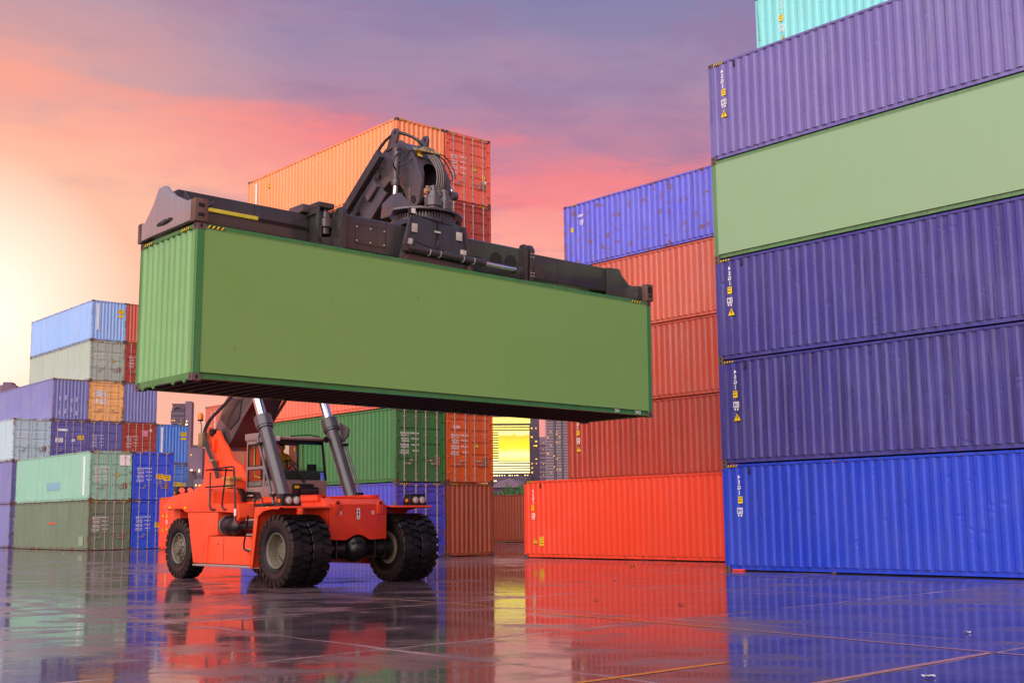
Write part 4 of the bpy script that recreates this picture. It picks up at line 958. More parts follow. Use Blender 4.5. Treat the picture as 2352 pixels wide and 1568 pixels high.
# hoses at the boom foot
for k in range(4):
    d = .045 * k; hose([(-4.5 + .2 * k, -.62, 5.15 + .1 * k), (-5.35 + d, -.70, 4.70), (-5.95 + d, -.78, 4.35), (-6.25 + d, -.80, 3.98), (-6.0 + d, -.82, 3.55), (-5.55 + d, -.80, 3.0), (-5.35 + d, -.78, 2.4)], .024)
for x, z in ((-5.72, 3.2), (-5.38, 2.62)): mb = MB(); mb.box((x - .10, -.86, z - .04), (x + .18, -.70, z + .03)); tp('hose_clamp', mb, 'brass', bevel=.008)
mb = MB(); mb.box((-6.36, -.90, 3.60), (-6.12, -.72, 4.0)); tp('hose_bulkhead', mb, 'brass', bevel=.02)
rail([(-6.42, -.72, 3.9), (-6.50, -.74, 4.05), (-6.48, -.74, 4.2), (-6.55, -.74, 4.36)], .014)
mb = MB(); mb.lathe([(4.36, .07), (4.39, .085), (4.40, .085)], (-6.56, -.74, 0), 'z', 16); bcn = tp('beacon', mb, 'blackm', bevel=0)
mb = MB(); mb.lathe([(4.40, .078), (4.50, .078), (4.57, .066), (4.60, .03)], (-6.56, -.74, 0), 'z', 16); tp('beacon_lens', mb, 'amberl', bcn, 0)
# lift cylinders
for s in (-1, 1):
    p = Vector((-1.02, s * 1.0, 1.35)); d = Vector((-1.16, 0, 2.12)).normalized()
    def pt(t): return p + d * t
    mb = MB(); mb.tube(pt(0), pt(3.10), .172, n=28); mb.tube(pt(2.92), pt(3.22), .225, n=28); mb.tube(pt(2.86), pt(2.92), .205, n=28)
    for k in range(14):
        a = 2 * math.pi * k / 14; u_ = d.orthogonal().normalized(); v_ = d.cross(u_); c = pt(3.21) + u_ * (.195 * math.cos(a)) + v_ * (.195 * math.sin(a)); mb.tube(c, c + d * .025, .018, n=6)
    lc = tp('lift_cylinder', mb, 'iron', bevel=0)
    mb = MB(); mb.tube(pt(3.2), pt(5.1), .125, n=24); tp('rod', mb, 'chrome', lc, 0)
    off = Vector((-.16, s * .17, -.02)) if s < 0 else Vector((.17, .15, 0))
    mb = MB(); mb.path([pt(2.75) + off * .8, pt(2.6) + off * 1.1, pt(1.2) + off * 1.15, pt(.75) + off * 1.2, pt(.55) + off * 1.25 + Vector((0, 0, -.1))], .034, 8); tp('oil_pipe', mb, 'iron', lc, 0)
    for t in (2.45, .95): mb = MB(); c = pt(t) + off * .9; mb.box(c - Vector((.10, .09, .035)), c + Vector((.10, .09, .035))); tp('pipe_clamp', mb, 'blackm', lc, .01)
    if s > 0: mb = MB(); c = pt(2.75); mb.prism([(c.x + .1, c.z + .35), (c.x + .55, c.z + .15), (c.x + .52, c.z - .05), (c.x + .2, c.z - .2)], c.y + .12, c.y + .16); tp('cylinder_gusset', mb, 'iron', lc, .006)
mb = MB(); c = Vector((-1.65, -1.17, 1.93)); mb.tube(c, c + Vector((0, 0, .30)), .035, n=10); tp('pipe_joint', mb, 'tread', bevel=0)

# cab ------------------------------------------------------------------
x0, x1, y0, y1, zb, zt = -3.80, -2.12, -.76, .68, 2.10, 3.66
mb = MB(); mb.prism([(x0, zb), (x1, zb), (x1 - .0, zb + .46), (x0, zb + .46)], y0 + .01, y1); mb.box((x0 + .03, y0 + .03, zb - .05), (x1 - .03, y1 - .03, zb))
cab = tp('cab', mb, 'cabgrey', bevel=.025)
mb = MB(); mb.box((x0, y0, zb + .40), (x0 + .06, y0 + .08, zt - .06)); mb.box((x0, y1 - .08, zb + .40), (x0 + .06, y1, zt - .06)); mb.box((x0, y0 + .08, zt - .16), (x0 + .06, y1 - .08, zt - .06)); tp('rear_frame', mb, 'cabgrey', cab, .01)
for y in (y0, y1 - .05):
    mb = MB(); mb.prism([(x1, zb + .45), (x1 - .20, zt - .04), (x1 - .27, zt - .04), (x1 - .07, zb + .45)], y, y + .05); mb.prism([(x0, zt - .12), (x1 - .20, zt - .12), (x1 - .21, zt - .03), (x0, zt - .03)], y, y + .05); tp('side_frame', mb, 'blackm' if y > 0 else 'cabgrey', cab, .01)
mb = MB(); mb.prism([(x0 - .02, zt - .04), (x1 - .16, zt - .06), (x1 - .14, zt - .01), (x1 - .3, zt + .04), (x0 + .2, zt + .06), (x0 - .02, zt + .03)], y0 - .02, y1 + .02); tp('cab_roof', mb, 'cabgrey', cab, .015)
mb = MB(); mb.box((x1 - .24, y0 + .06, zt - .17), (x1 - .20, y1 - .06, zt - .05)); tp('sun_visor', mb, 'blackm', cab, .01)
mb = MB(); mb.box((x0 - .04, y0 - .04, zt - .02), (x0 + .72, y0 + .35, zt + .16)); tp('roof_box', mb, 'cabgrey', cab, .015)
mb = MB(); mb.add([(x1 + .002, y0 + .05, zb + .47), (x1 + .002, y1 - .05, zb + .47), (x1 - .20, y1 - .05, zt - .05), (x1 - .20, y0 + .05, zt - .05)], [(0, 1, 2, 3)]); tp('windscreen', mb, 'glass', cab, 0, smooth=0)
for y in (y1 - .025,): mb = MB(); mb.add([(x0 + .06, y, zb + .46), (x1 - .05, y, zb + .46), (x1 - .24, y, zt - .1), (x0 + .06, y, zt - .1)], [(0, 1, 2, 3)]); tp('far_window', mb, 'glass', cab, 0, smooth=0)
mb = MB(); mb.add([(x0 + .03, y0 + .06, zb + .5), (x0 + .03, y1 - .06, zb + .5), (x0 + .03, y1 - .06, zt - .12), (x0 + .03, y0 + .06, zt - .12)], [(0, 1, 2, 3)]); tp('rear_window', mb, 'glass', cab, 0, smooth=0)
# door with two windows
dx0, dx1 = x0 + .03, x0 + .93; yd = y0 - .012
def framed(x_0, x_1, z_0, z_1, t, mb, ya, yb):
    mb.box((x_0, ya, z_0), (x_0 + t, yb, z_1)); mb.box((x_1 - t, ya, z_0), (x_1, yb, z_1)); mb.box((x_0 + t, ya, z_0), (x_1 - t, yb, z_0 + t)); mb.box((x_0 + t, ya, z_1 - t), (x_1 - t, yb, z_1))
mb = MB(); framed(dx0, dx1, zb + .02, zt - .07, .065, mb, yd, y0 + .02); mb.box((dx0 + .06, yd, 2.86), (dx1 - .06, y0 + .02, 2.95)); mb.box((dx0 + .06, yd, zb + .08), (dx1 - .06, y0 + .02, 2.42)); door_ = tp('cab_door', mb, 'cabgrey', cab, .012)
mb = MB(); framed(dx0 + .06, dx1 - .06, 2.945, zt - .12, .025, mb, yd - .006, y0); framed(dx0 + .06, dx1 - .06, 2.41, 2.87, .025, mb, yd - .006, y0); mb.box((dx0 + .44, yd - .004, 2.96), (dx0 + .47, y0, zt - .13)); tp('window_seal', mb, 'black', cab, .004)
mb = MB(); mb.add([(dx0 + .08, y0, 2.42), (dx1 - .08, y0, 2.42), (dx1 - .08, y0, 3.54), (dx0 + .08, y0, 3.54)], [(0, 1, 2, 3)]); tp('door_window', mb, 'glass', cab, 0, smooth=0)
mb = MB(); mb.box((dx1 - .10, yd - .03, 2.60), (dx1 - .03, yd, 2.86)); tp('door_handle', mb, 'blackm', cab, .02)
mb = MB(); mb.prism([(dx1 + .08, 3.52), (dx1 + .08, 2.44), (dx1 + .18, 2.40), (x1 - .10, 2.70), (x1 - .25, 3.52)], y0 - .004, y0 + .001); tp('quarter_window', mb, 'glass', cab, 0, smooth=0)
mb = MB(); mb.prism([(dx1, zb + .02), (x1, zb + .02), (x1, zb + .48), (x1 - .04, 2.66), (dx1 + .20, 2.37), (dx1 + .05, 2.42), (dx1 + .06, zt - .07), (dx1, zt - .07)], y0 - .010, y0 + .012); tp('side_skin', mb, 'cabgrey', cab, .006)
mb = MB(); mb.prism([(dx0 + .02, zb + .02), (dx1 - .06, zb + .02), (dx1 - .15, zb + .17), (dx0 + .02, zb + .20)], yd - .012, yd); tp('door_badge', mb, 'blackm', cab, .004)
mb = MB()
for k in range(5): mb.box((dx0 + .10 + .06 * k, yd - .0145, zb + .07), (dx0 + .145 + .06 * k, yd - .0125, zb + .11))
tp('badge_print', mb, 'padw', cab, 0)
mb = MB(); mb.box((x1, y0 + .40, zb + .06), (x1 + .06, y0 + 1.0, zb + .36)); mb.box((x1 + .06, y0 + .58, zb + .05), (x1 + .12, y0 + 1.12, zb + .27))
gr = tp('front_grille', mb, 'blackm', cab, .01)
for k in range(4): mb = MB(); mb.box((x1 + .12, y0 + .62, zb + .215 - .016 * k), (x1 + .126, y0 + 1.08, zb + .221 - .016 * k)); tp('louvre', mb, 'iron', cab, 0)
mb = MB(); mb.box((x1 + .06, y0 + .43, zb + .25), (x1 + .064, y0 + .57, zb + .315)); tp('sticker', mb, 'yellow', cab, 0)
rail([(x1 + .04, y0 + .72, zb + .40), (x1 - .02, y0 + .55, zb + .66), (x1 - .05, y0 + .34, zb + .94)], .018, 'wiper', 'black', cab); rail([(x1 + .04, y0 + .78, zb + .40), (x1 - .01, y0 + .60, zb + .64), (x1 - .05, y0 + .38, zb + .90)], .012, 'wiper', 'black', cab)
mb = MB(); mb.box((x1 - .2, y0 - .02, zt - .10), (x1 - .1, y0 + .09, zt + .02)); tp('work_lamp', mb, 'lens', cab, .01)
mb = MB(); mb.lathe([(-.06, .03), (.0, .075), (.05, .085), (.055, .07)], (x1 - .12, y1 + .01, zt - .03), 'x', 16); tp('work_lamp', mb, 'blackm', cab, 0)
rail([(x1 - .3, y0 + .5, zt + .05), (x1 - .25, y1 - .4, zt + .09), (x1 - .22, y1 - .1, zt + .05)], .014, 'roof_cable', 'black', cab)
# interior
rail([(x0 + .22, y0 + .16, zt - .15), (x0 + .22, y0 + .16, 2.78), (x0 + .26, y0 + .16, 2.70), (x0 + .72, y0 + .16, 2.62)], .018, 'grab_rail', 'grab', cab)
rail([(x0 + .5, y1 - .12, zt - .15), (x0 + .5, y1 - .12, 2.7)], .018, 'grab_rail', 'grab', cab)
mb = MB(); mb.box((x0 + .25, -.32, 2.25), (x0 + .75, .22, 2.62)); mb.box((x0 + .16, -.32, 2.6), (x0 + .32, .22, 3.25)); tp('driver_seat', mb, 'seat', cab, .05)
mb = MB(); mb.prism([(x1 - .42, 2.2), (x1 - .08, 2.2), (x1 - .12, 2.75), (x1 - .30, 2.82), (x1 - .40, 2.7)], -.55, .55); tp('dashboard', mb, 'seat', cab, .03)
sw = Matrix.Translation((x1 - .50, -.16, 2.92)) @ Matrix.Rotation(R(55), 4, 'Y')
mb = MB(); pts = [(.2 * math.cos(2 * math.pi * k / 20), .2 * math.sin(2 * math.pi * k / 20), 0) for k in range(21)]; mb.path(pts, .016, 7); mb.tube((-.19, 0, 0), (.19, 0, 0), .014, n=6); mb.tube((0, 0, 0), (0, 0, -.25), .025, n=8); mb.xf(lambda p: sw @ p); tp('steering_wheel', mb, 'black', cab, 0)
mb = MB(); mb.box((x1 - .35, .25, 2.75), (x1 - .30, .52, 2.98)); tp('display', mb, 'black', cab, .01)
# spreader (modelled in the container's own frame: s along its length, w across, z up) ------------------
SM = TM.inverted() @ (Matrix.Translation(LO) @ Matrix.Rotation(LYAW, 4, 'Z') @ Matrix.Rotation(LTILT, 4, 'Y'))
T0 = CH
mb = MB(); mb.prism([(.60, T0 + .17), (.58, T0 + .86), (.64, T0 + .90), (1.80, T0 + .90), (1.86, T0 + .86), (1.84, T0 + .17)], 3.50, 8.52, 'yz')
spr = part('spreader', mb, MT['irond'], TR, .02); spr.matrix_local = SM
def sp(name, mb, m='irond', bevel=.012, **k): return tp(name, mb, m, spr, bevel, **k)
mb = MB(); mb.prism([(1.24, T0 + .33), (1.24, T0 + .92), (1.72, T0 + .92), (1.72, T0 + .33)], .18, 3.55, 'yz'); sp('telescopic_arm', mb, bevel=.03)
mb = MB(); mb.prism([(.70, T0 + .26), (.70, T0 + .86), (1.20, T0 + .86), (1.20, T0 + .26)], 8.5, 11.72, 'yz'); sp('telescopic_arm', mb, bevel=.03)
# left end beam
prof = [(.02, T0 + .05), (.02, T0 + .44), (.34, T0 + .45), (.90, T0 + .68), (1.16, T0 + .84), (1.30, T0 + .95), (1.56, T0 + .95), (1.80, T0 + .66), (2.14, T0 + .38), (2.42, T0 + .40), (2.42, T0 + .03), (1.9, T0 + .05), (.5, T0 + .05)]
mb = MB(); mb.prism(prof, -.06, .03, 'yz'); eb = sp('end_beam', mb, 'endsheen')
mb = MB(); mb.prism([(.35, T0 + .05), (2.1, T0 + .05), (2.1, T0 + .30), (.35, T0 + .30)], .03, .30, 'yz'); sp('end_beam_box', mb)
mb = MB(); ov = [(1.24 + .36 * math.cos(a) + (.0), T0 + .22 + .055 * math.sin(a)) for a in [2 * math.pi * k / 16 for k in range(16)]]; mb.prism(ov, -.063, -.058, 'yz'); sp('slot', mb, 'hole', 0)
mb = MB(); mb.tube((-.075, 1.02, T0 + .24), (-.075, 1.32, T0 + .21), .028, n=8); mb.tube((-.08, 1.15, T0 + .23), (-.08, 1.22, T0 + .225), .04, n=8); sp('latch_rod', mb, 'iron', 0)
mb = MB(); mb.prism([(0, T0 + .45), (.45, T0 + .42), (.9, T0 + .62), (1.25, T0 + .92), (1.25, T0 + .35), (0, T0 + .35)], .30, .33, 'yz'); sp('end_beam_web', mb)
def corner(s0, s1, w0, w1, nm='corner_post'):
    mb = MB(); mb.box((s0, w0, T0 + .012), (s1, w1, T0 + .44)); c = sp(nm, mb, 'rusty', .012)
    for z in (.10, .28):
        mb = MB(); mb.box((s0 + .25 * (s1 - s0), w0 - .003, T0 + z), (s0 + .7 * (s1 - s0), w0 + .003, T0 + z + .07)); sp('pocket', mb, 'hole', 0)
    return c
corner(-.065, .20, -.03, .16); corner(12.03, 12.25, -.03, .16)
mb = MB(); mb.box((-.06, 2.26, T0 + .01), (.2, 2.45, T0 + .40)); sp('corner_post', mb)
mb = MB(); mb.box((12.03, 2.26, T0 + .01), (12.24, 2.45, T0 + .40)); sp('corner_post', mb)
# right end beam
mb = MB(); mb.prism([(11.30, T0 + .86), (11.72, T0 + .88), (11.82, T0 + .72), (12.06, T0 + .52), (12.24, T0 + .50), (12.24, T0 + .05), (11.30, T0 + .05)], .62, .70); sp('end_web', mb)
mb = MB(); mb.prism([(11.30, T0 + .86), (11.72, T0 + .88), (11.82, T0 + .72), (12.06, T0 + .46), (12.20, T0 + .42), (12.20, T0 + .05), (11.30, T0 + .05)], 1.20, 1.28); sp('end_web', mb)
mb = MB(); mb.box((11.86, .16, T0 + .04), (12.22, 2.30, T0 + .40)); sp('end_beam', mb)
mb = MB(); mb.box((12.06, -.035, T0 + .20), (12.20, -.028, T0 + .38)); sp('window_opening', mb, 'hole', .0)
mb = MB(); mb.tube((11.80, .10, T0 + .12), (11.80, .14, T0 + .12), .08, n=14); sp('guide_lug', mb, 'iron', .01)
# flanges of the main box
for s0, s1 in ((3.40, 3.52), (8.44, 8.52), (8.58, 8.72)):
    mb = MB(); mb.prism([(.50, T0 + .12), (.48, T0 + .88), (.56, T0 + 1.0), (.70, T0 + 1.0), (.74, T0 + .93), (1.86, T0 + .93), (1.90, T0 + .12)], s0, s1, 'yz'); sp('flange', mb)
mb = MB()
for z in (.25, .32, .70, .78): 
    for s_ in (8.60, 8.68): mb.tube((s_, .49, T0 + z), (s_, .465, T0 + z), .014, n=6)
sp('bolts', mb, 'padw', 0)
for s_ in (7.62, 8.06): mb = MB(); mb.tube((s_, .575, T0 + .52), (s_, .60, T0 + .52), .165, n=24); c = sp('access_hole', mb, 'blackm', 0)
mb = MB(); framed(3.78, 4.55, T0 + .30, T0 + .72, .008, mb, .583, .592); sp('cover_plate', mb, 'blackm', 0); mb = MB()
for s_ in (3.82, 4.16, 4.51):
    for z in (.36, .66): mb.tube((s_, .578, T0 + z), (s_, .568, T0 + z), .018, n=8)
sp('cover_bolts', mb, 'padw', 0)
# yellow bar and rack on the left arm
mb = MB(); mb.box((.30, 1.20, T0 + .58), (1.88, 1.235, T0 + .655)); sp('yellow_bar', mb, 'grab', .004)
mb = MB()
for k in range(60): mb.box((1.92 + .0275 * k, 1.20, T0 + .60), (1.936 + .0275 * k, 1.236, T0 + .628))
mb.box((1.9, 1.21, T0 + .57), (3.55, 1.237, T0 + .602)); sp('drive_chain', mb, 'blackm', 0)
mb = MB(); mb.box((3.02, .78, T0 + .99), (3.40, 1.75, T0 + 1.10)); mb.box((3.02, .78, T0 + .86), (3.06, 1.75, T0 + .99)); sp('motor_cover', mb, 'irond', .02)
mb = MB(); mb.box((2.86, 1.15, T0 + .93), (3.04, 1.7, T0 + 1.10)); sp('junction_box', mb, 'iron', .02)
mb = MB(); mb.lathe([(T0 + .46, .10), (T0 + .58, .10), (T0 + .60, .16), (T0 + .76, .17), (T0 + .80, .12), (T0 + .92, .11), (T0 + .94, .06), (T0 + 1.0, .055)], (3.26, .92, 0), 'z', 18); sp('hydraulic_motor', mb, 'iron', 0)
mb = MB(); mb.prism([(3.06, T0 + .15), (3.42, T0 + .12), (3.44, T0 + .95), (3.38, T0 + .95), (3.36, T0 + .40), (3.06, T0 + .35)], .80, .86); mb.box((3.06, .8, T0 + .15), (3.12, 1.2, T0 + .9)); sp('motor_bracket', mb, 'irond', .01)
def sphose(pts, r=.016, m='hose'):
    P = [Vector(p) for p in pts]; outp = []
    for k in range(len(P) - 1):
        p0, p1, p2, p3 = P[max(k - 1, 0)], P[k], P[k + 1], P[min(k + 2, len(P) - 1)]
        for i in range(6):
            t = i / 6; outp.append(.5 * ((2 * p1) + (-p0 + p2) * t + (2 * p0 - 5 * p1 + 4 * p2 - p3) * t * t + (-p0 + 3 * p1 - 3 * p2 + p3) * t ** 3))
    outp.append(P[-1]); mb = MB(); mb.path(outp, r, 6); return sp('hydraulic_hose', mb, m, 0)
for k in range(3): sphose([(3.2, .86, T0 + .9), (3.05 - .02 * k, .80, T0 + .85), (3.02 - .02 * k, .78, T0 + .55), (3.06, .80, T0 + .30), (3.22 + .03 * k, .82, T0 + .20)])
# carriage with rotator
CC = 5.70
for w0, w1 in ((.30, .36), (2.08, 2.14)):
    mb = MB(); mb.prism([(CC - .98, T0 + .03), (CC + .98, T0 + .03), (CC + .90, T0 + .24), (CC + .74, T0 + .92), (CC + .66, T0 + 1.03), (CC - .62, T0 + 1.03), (CC - .74, T0 + .94), (CC - .94, T0 + .24)], w0, w1); sp('carriage_plate', mb, 'irond', .012)
    for s_ in (-1, 1): mb = MB(); wf = w0 - .05 if w0 < 1 else w1; mb.prism([(CC + s_ * .98, T0 + .05), (CC + s_ * .90, T0 + .05), (CC + s_ * .68, T0 + 1.02), (CC + s_ * .76, T0 + 1.00)], wf, wf + .05); sp('carriage_rib', mb, 'irond', .008)
mb = MB(); mb.prism([(CC - .72, T0 + .90), (CC + .74, T0 + .90), (CC + .66, T0 + 1.04), (CC + .5, T0 + 1.10), (CC - .5, T0 + 1.10), (CC - .64, T0 + 1.04)], .34, 2.10); sp('carriage_top', mb, 'irond', .02)
for s_, z in ((-.62, .78), (-.74, .44), (.60, .78), (.72, .40)): mb = MB(); mb.box((CC + s_ - .075, .268, T0 + z - .095), (CC + s_ + .075, .30, T0 + z + .095)); sp('wear_pad', mb, 'padw', .006)
mb = MB(); mb.box((CC - .03, .285, T0 + .25), (CC - .012, .30, T0 + 1.0)); mb.box((CC + .012, .285, T0 + .25), (CC + .03, .30, T0 + 1.0)); sp('pipe_pair', mb, 'blackm', 0)
for z in (.34, .76): mb = MB(); mb.box((CC - .08, .27, T0 + z), (CC + .08, .29, T0 + z + .045)); sp('pipe_clamp', mb, 'padw', .006)
for s_ in (-.86, .88): mb = MB(); mb.tube((CC + s_, .25, T0 + .09), (CC + s_, .30, T0 + .09), .075, n=18); mb.tube((CC + s_, .23, T0 + .09), (CC + s_, .25, T0 + .09), .03, n=8); sp('roller', mb, 'rusty', .006)
mb = MB(); mb.tube((CC - .80, .20, T0 + .30), (CC + 1.22, .20, T0 + .27), .078, n=18); mb.tube((CC + 1.16, .20, T0 + .27), (CC + 1.24, .20, T0 + .27), .09, n=18); sc_ = sp('shift_cylinder', mb, 'irond', 0)
mb = MB(); mb.tube((CC + 1.2, .20, T0 + .27), (CC + 2.18, .20, T0 + .25), .048, n=14); sp('shift_rod', mb, 'chrome', 0)
mb = MB(); mb.box((CC - .95, .16, T0 + .22), (CC - .74, .30, T0 + .38)); mb.tube((CC - .78, .10, T0 + .30), (CC - .78, .30, T0 + .30), .06, n=12); sp('cylinder_bracket', mb, 'irond', .01); mb = MB(); mb.box((CC + 2.15, .14, T0 + .17), (CC + 2.34, .60, T0 + .33)); sp('rod_bracket', mb, 'irond', .01)
for s_ in (-.30, -.02, .62, .92): mb = MB(); mb.lathe([(-.008, .084), (.008, .084)], (CC + s_, .20, T0 + .288 - .012 * (s_ + .8)), 'x', 18); sp('clamp_band', mb, 'padw', 0)
sphose([(CC - .72, .22, T0 + .38), (CC - .66, .2, T0 + .46), (CC - .45, .2, T0 + .42), (CC - .1, .22, T0 + .39), (CC + .0, .26, T0 + .6)], .012); sphose([(CC + .03, .26, T0 + .35), (CC + .3, .22, T0 + .36), (CC + .8, .2, T0 + .36), (CC + 1.12, .2, T0 + .38), (CC + 1.15, .2, T0 + .33)], .012)
# slewing ring
RC_ = Vector((CC + .32, 1.20, 0)); ZR = -.13
def ring(z0, z1, r, nm, m='irond', n=40, b=.006): mb = MB(); mb.lathe([(T0 + ZR + z0, r), (T0 + ZR + z1, r)], RC_, 'z', n); return sp(nm, mb, m, b)
ring(1.22, 1.30, .76, 'lower_plate'); ring(1.30, 1.45, .64, 'ring_core', 'blackm')
mb = MB()
for k in range(64):
    a = 2 * math.pi * k / 64; c, s_ = math.cos(a), math.sin(a); t = Vector((-s_, c, 0)) * .018; rr = Vector((c, s_, 0))
    p0, p1 = RC_ + rr * .63, RC_ + rr * .70; q = [p0 - t, p1 - t * .6, p1 + t * .6, p0 + t]
    mb.hexa([(*v_[:2], T0 + ZR + 1.31) for v_ in q] + [(*v_[:2], T0 + ZR + 1.44) for v_ in q])
sp('ring_gear', mb, 'iron', 0)
mb = MB()
for k in range(36): a = 2 * math.pi * k / 36; c = RC_ + Vector((math.cos(a), math.sin(a), 0)) * .73; mb.tube((c.x, c.y, T0 + ZR + 1.22), (c.x, c.y, T0 + ZR + 1.19), .018, n=6)
sp('ring_bolts', mb, 'padw', 0)
pl8 = [(RC_.x + .78 * math.cos(a) * (1.18 if math.sin(a) < 0 else 1.0), RC_.y + .80 * math.sin(a)) for a in [2 * math.pi * k / 16 + .1 for k in range(16)]]
mb = MB(); mb.prism(pl8, T0 + ZR + 1.47, T0 + ZR + 1.52, 'xy'); sp('rotator_plate', mb, 'iron', .01)
for ds, w_ in ((-.60, 1.7), (.42, 1.7)):
    mb = MB(); s0 = RC_.x + ds
    mb.prism([(w_ - 1.05, T0 + ZR + 1.52), (w_ + .35, T0 + ZR + 1.52), (w_ + .30, T0 + ZR + 1.85), (w_ - .1, T0 + ZR + 2.0), (w_ - .35, T0 + ZR + 1.98), (w_ - .62, T0 + ZR + 1.75)], s0, s0 + .07, 'yz'); sp('rotator_bracket', mb, 'iron', .012)
for ds, dw in ((-.10, -.46), (.30, -.34)):
    c = Vector((RC_.x + ds, RC_.y + dw, 0)); mb = MB()
    mb.lathe([(T0 + ZR + 1.50, .15), (T0 + ZR + 1.60, .15), (T0 + ZR + 1.62, .19), (T0 + ZR + 1.80, .195), (T0 + ZR + 1.83, .15), (T0 + ZR + 1.95, .13), (T0 + ZR + 1.96, .09), (T0 + ZR + 2.08, .085), (T0 + ZR + 2.10, .05)], c, 'z', 22); sp('slewing_motor', mb, 'iron', 0)
    mb = MB(); mb.box((c.x - .2, c.y - .05, T0 + ZR + 1.92), (c.x - .1, c.y + .03, T0 + ZR + 2.06)); sp('motor_valve', mb, 'brass', .01)
sphose([(RC_.x - .1, 0.75, T0 + ZR + 2.0), (RC_.x + .05, .72, T0 + ZR + 2.02), (RC_.x + .2, .78, T0 + ZR + 1.92), (RC_.x + .28, .8, T0 + ZR + 1.95)], .014, 'hosel')
mb = MB(); mb.box((CC - .62, .42, T0 + 1.12), (CC - .48, .52, T0 + 1.27)); wl = sp('work_lamp', mb, 'blackm', .02)
mb = MB(); mb.box((CC - .60, .412, T0 + 1.14), (CC - .50, .42, T0 + 1.25)); sp('lens', mb, 'lens', 0)
mb = MB(); mb.box((CC + .70, .45, T0 + 1.06), (CC + .80, .55, T0 + 1.20)); sp('work_lamp', mb, 'blackm', .02)
sphose([(CC - .5, .40, T0 + 1.10), (CC - .2, .30, T0 + 1.04), (CC + .2, .30, T0 + 1.01), (CC + .7, .34, T0 + 1.0), (CC + .82, .4, T0 + .98)], .014); sphose([(CC + .0, .30, T0 + 1.0), (CC + .1, .30, T0 + 1.04), (CC + .25, .4, T0 + 1.12), (CC + .3, .6, T0 + 1.18)], .014)
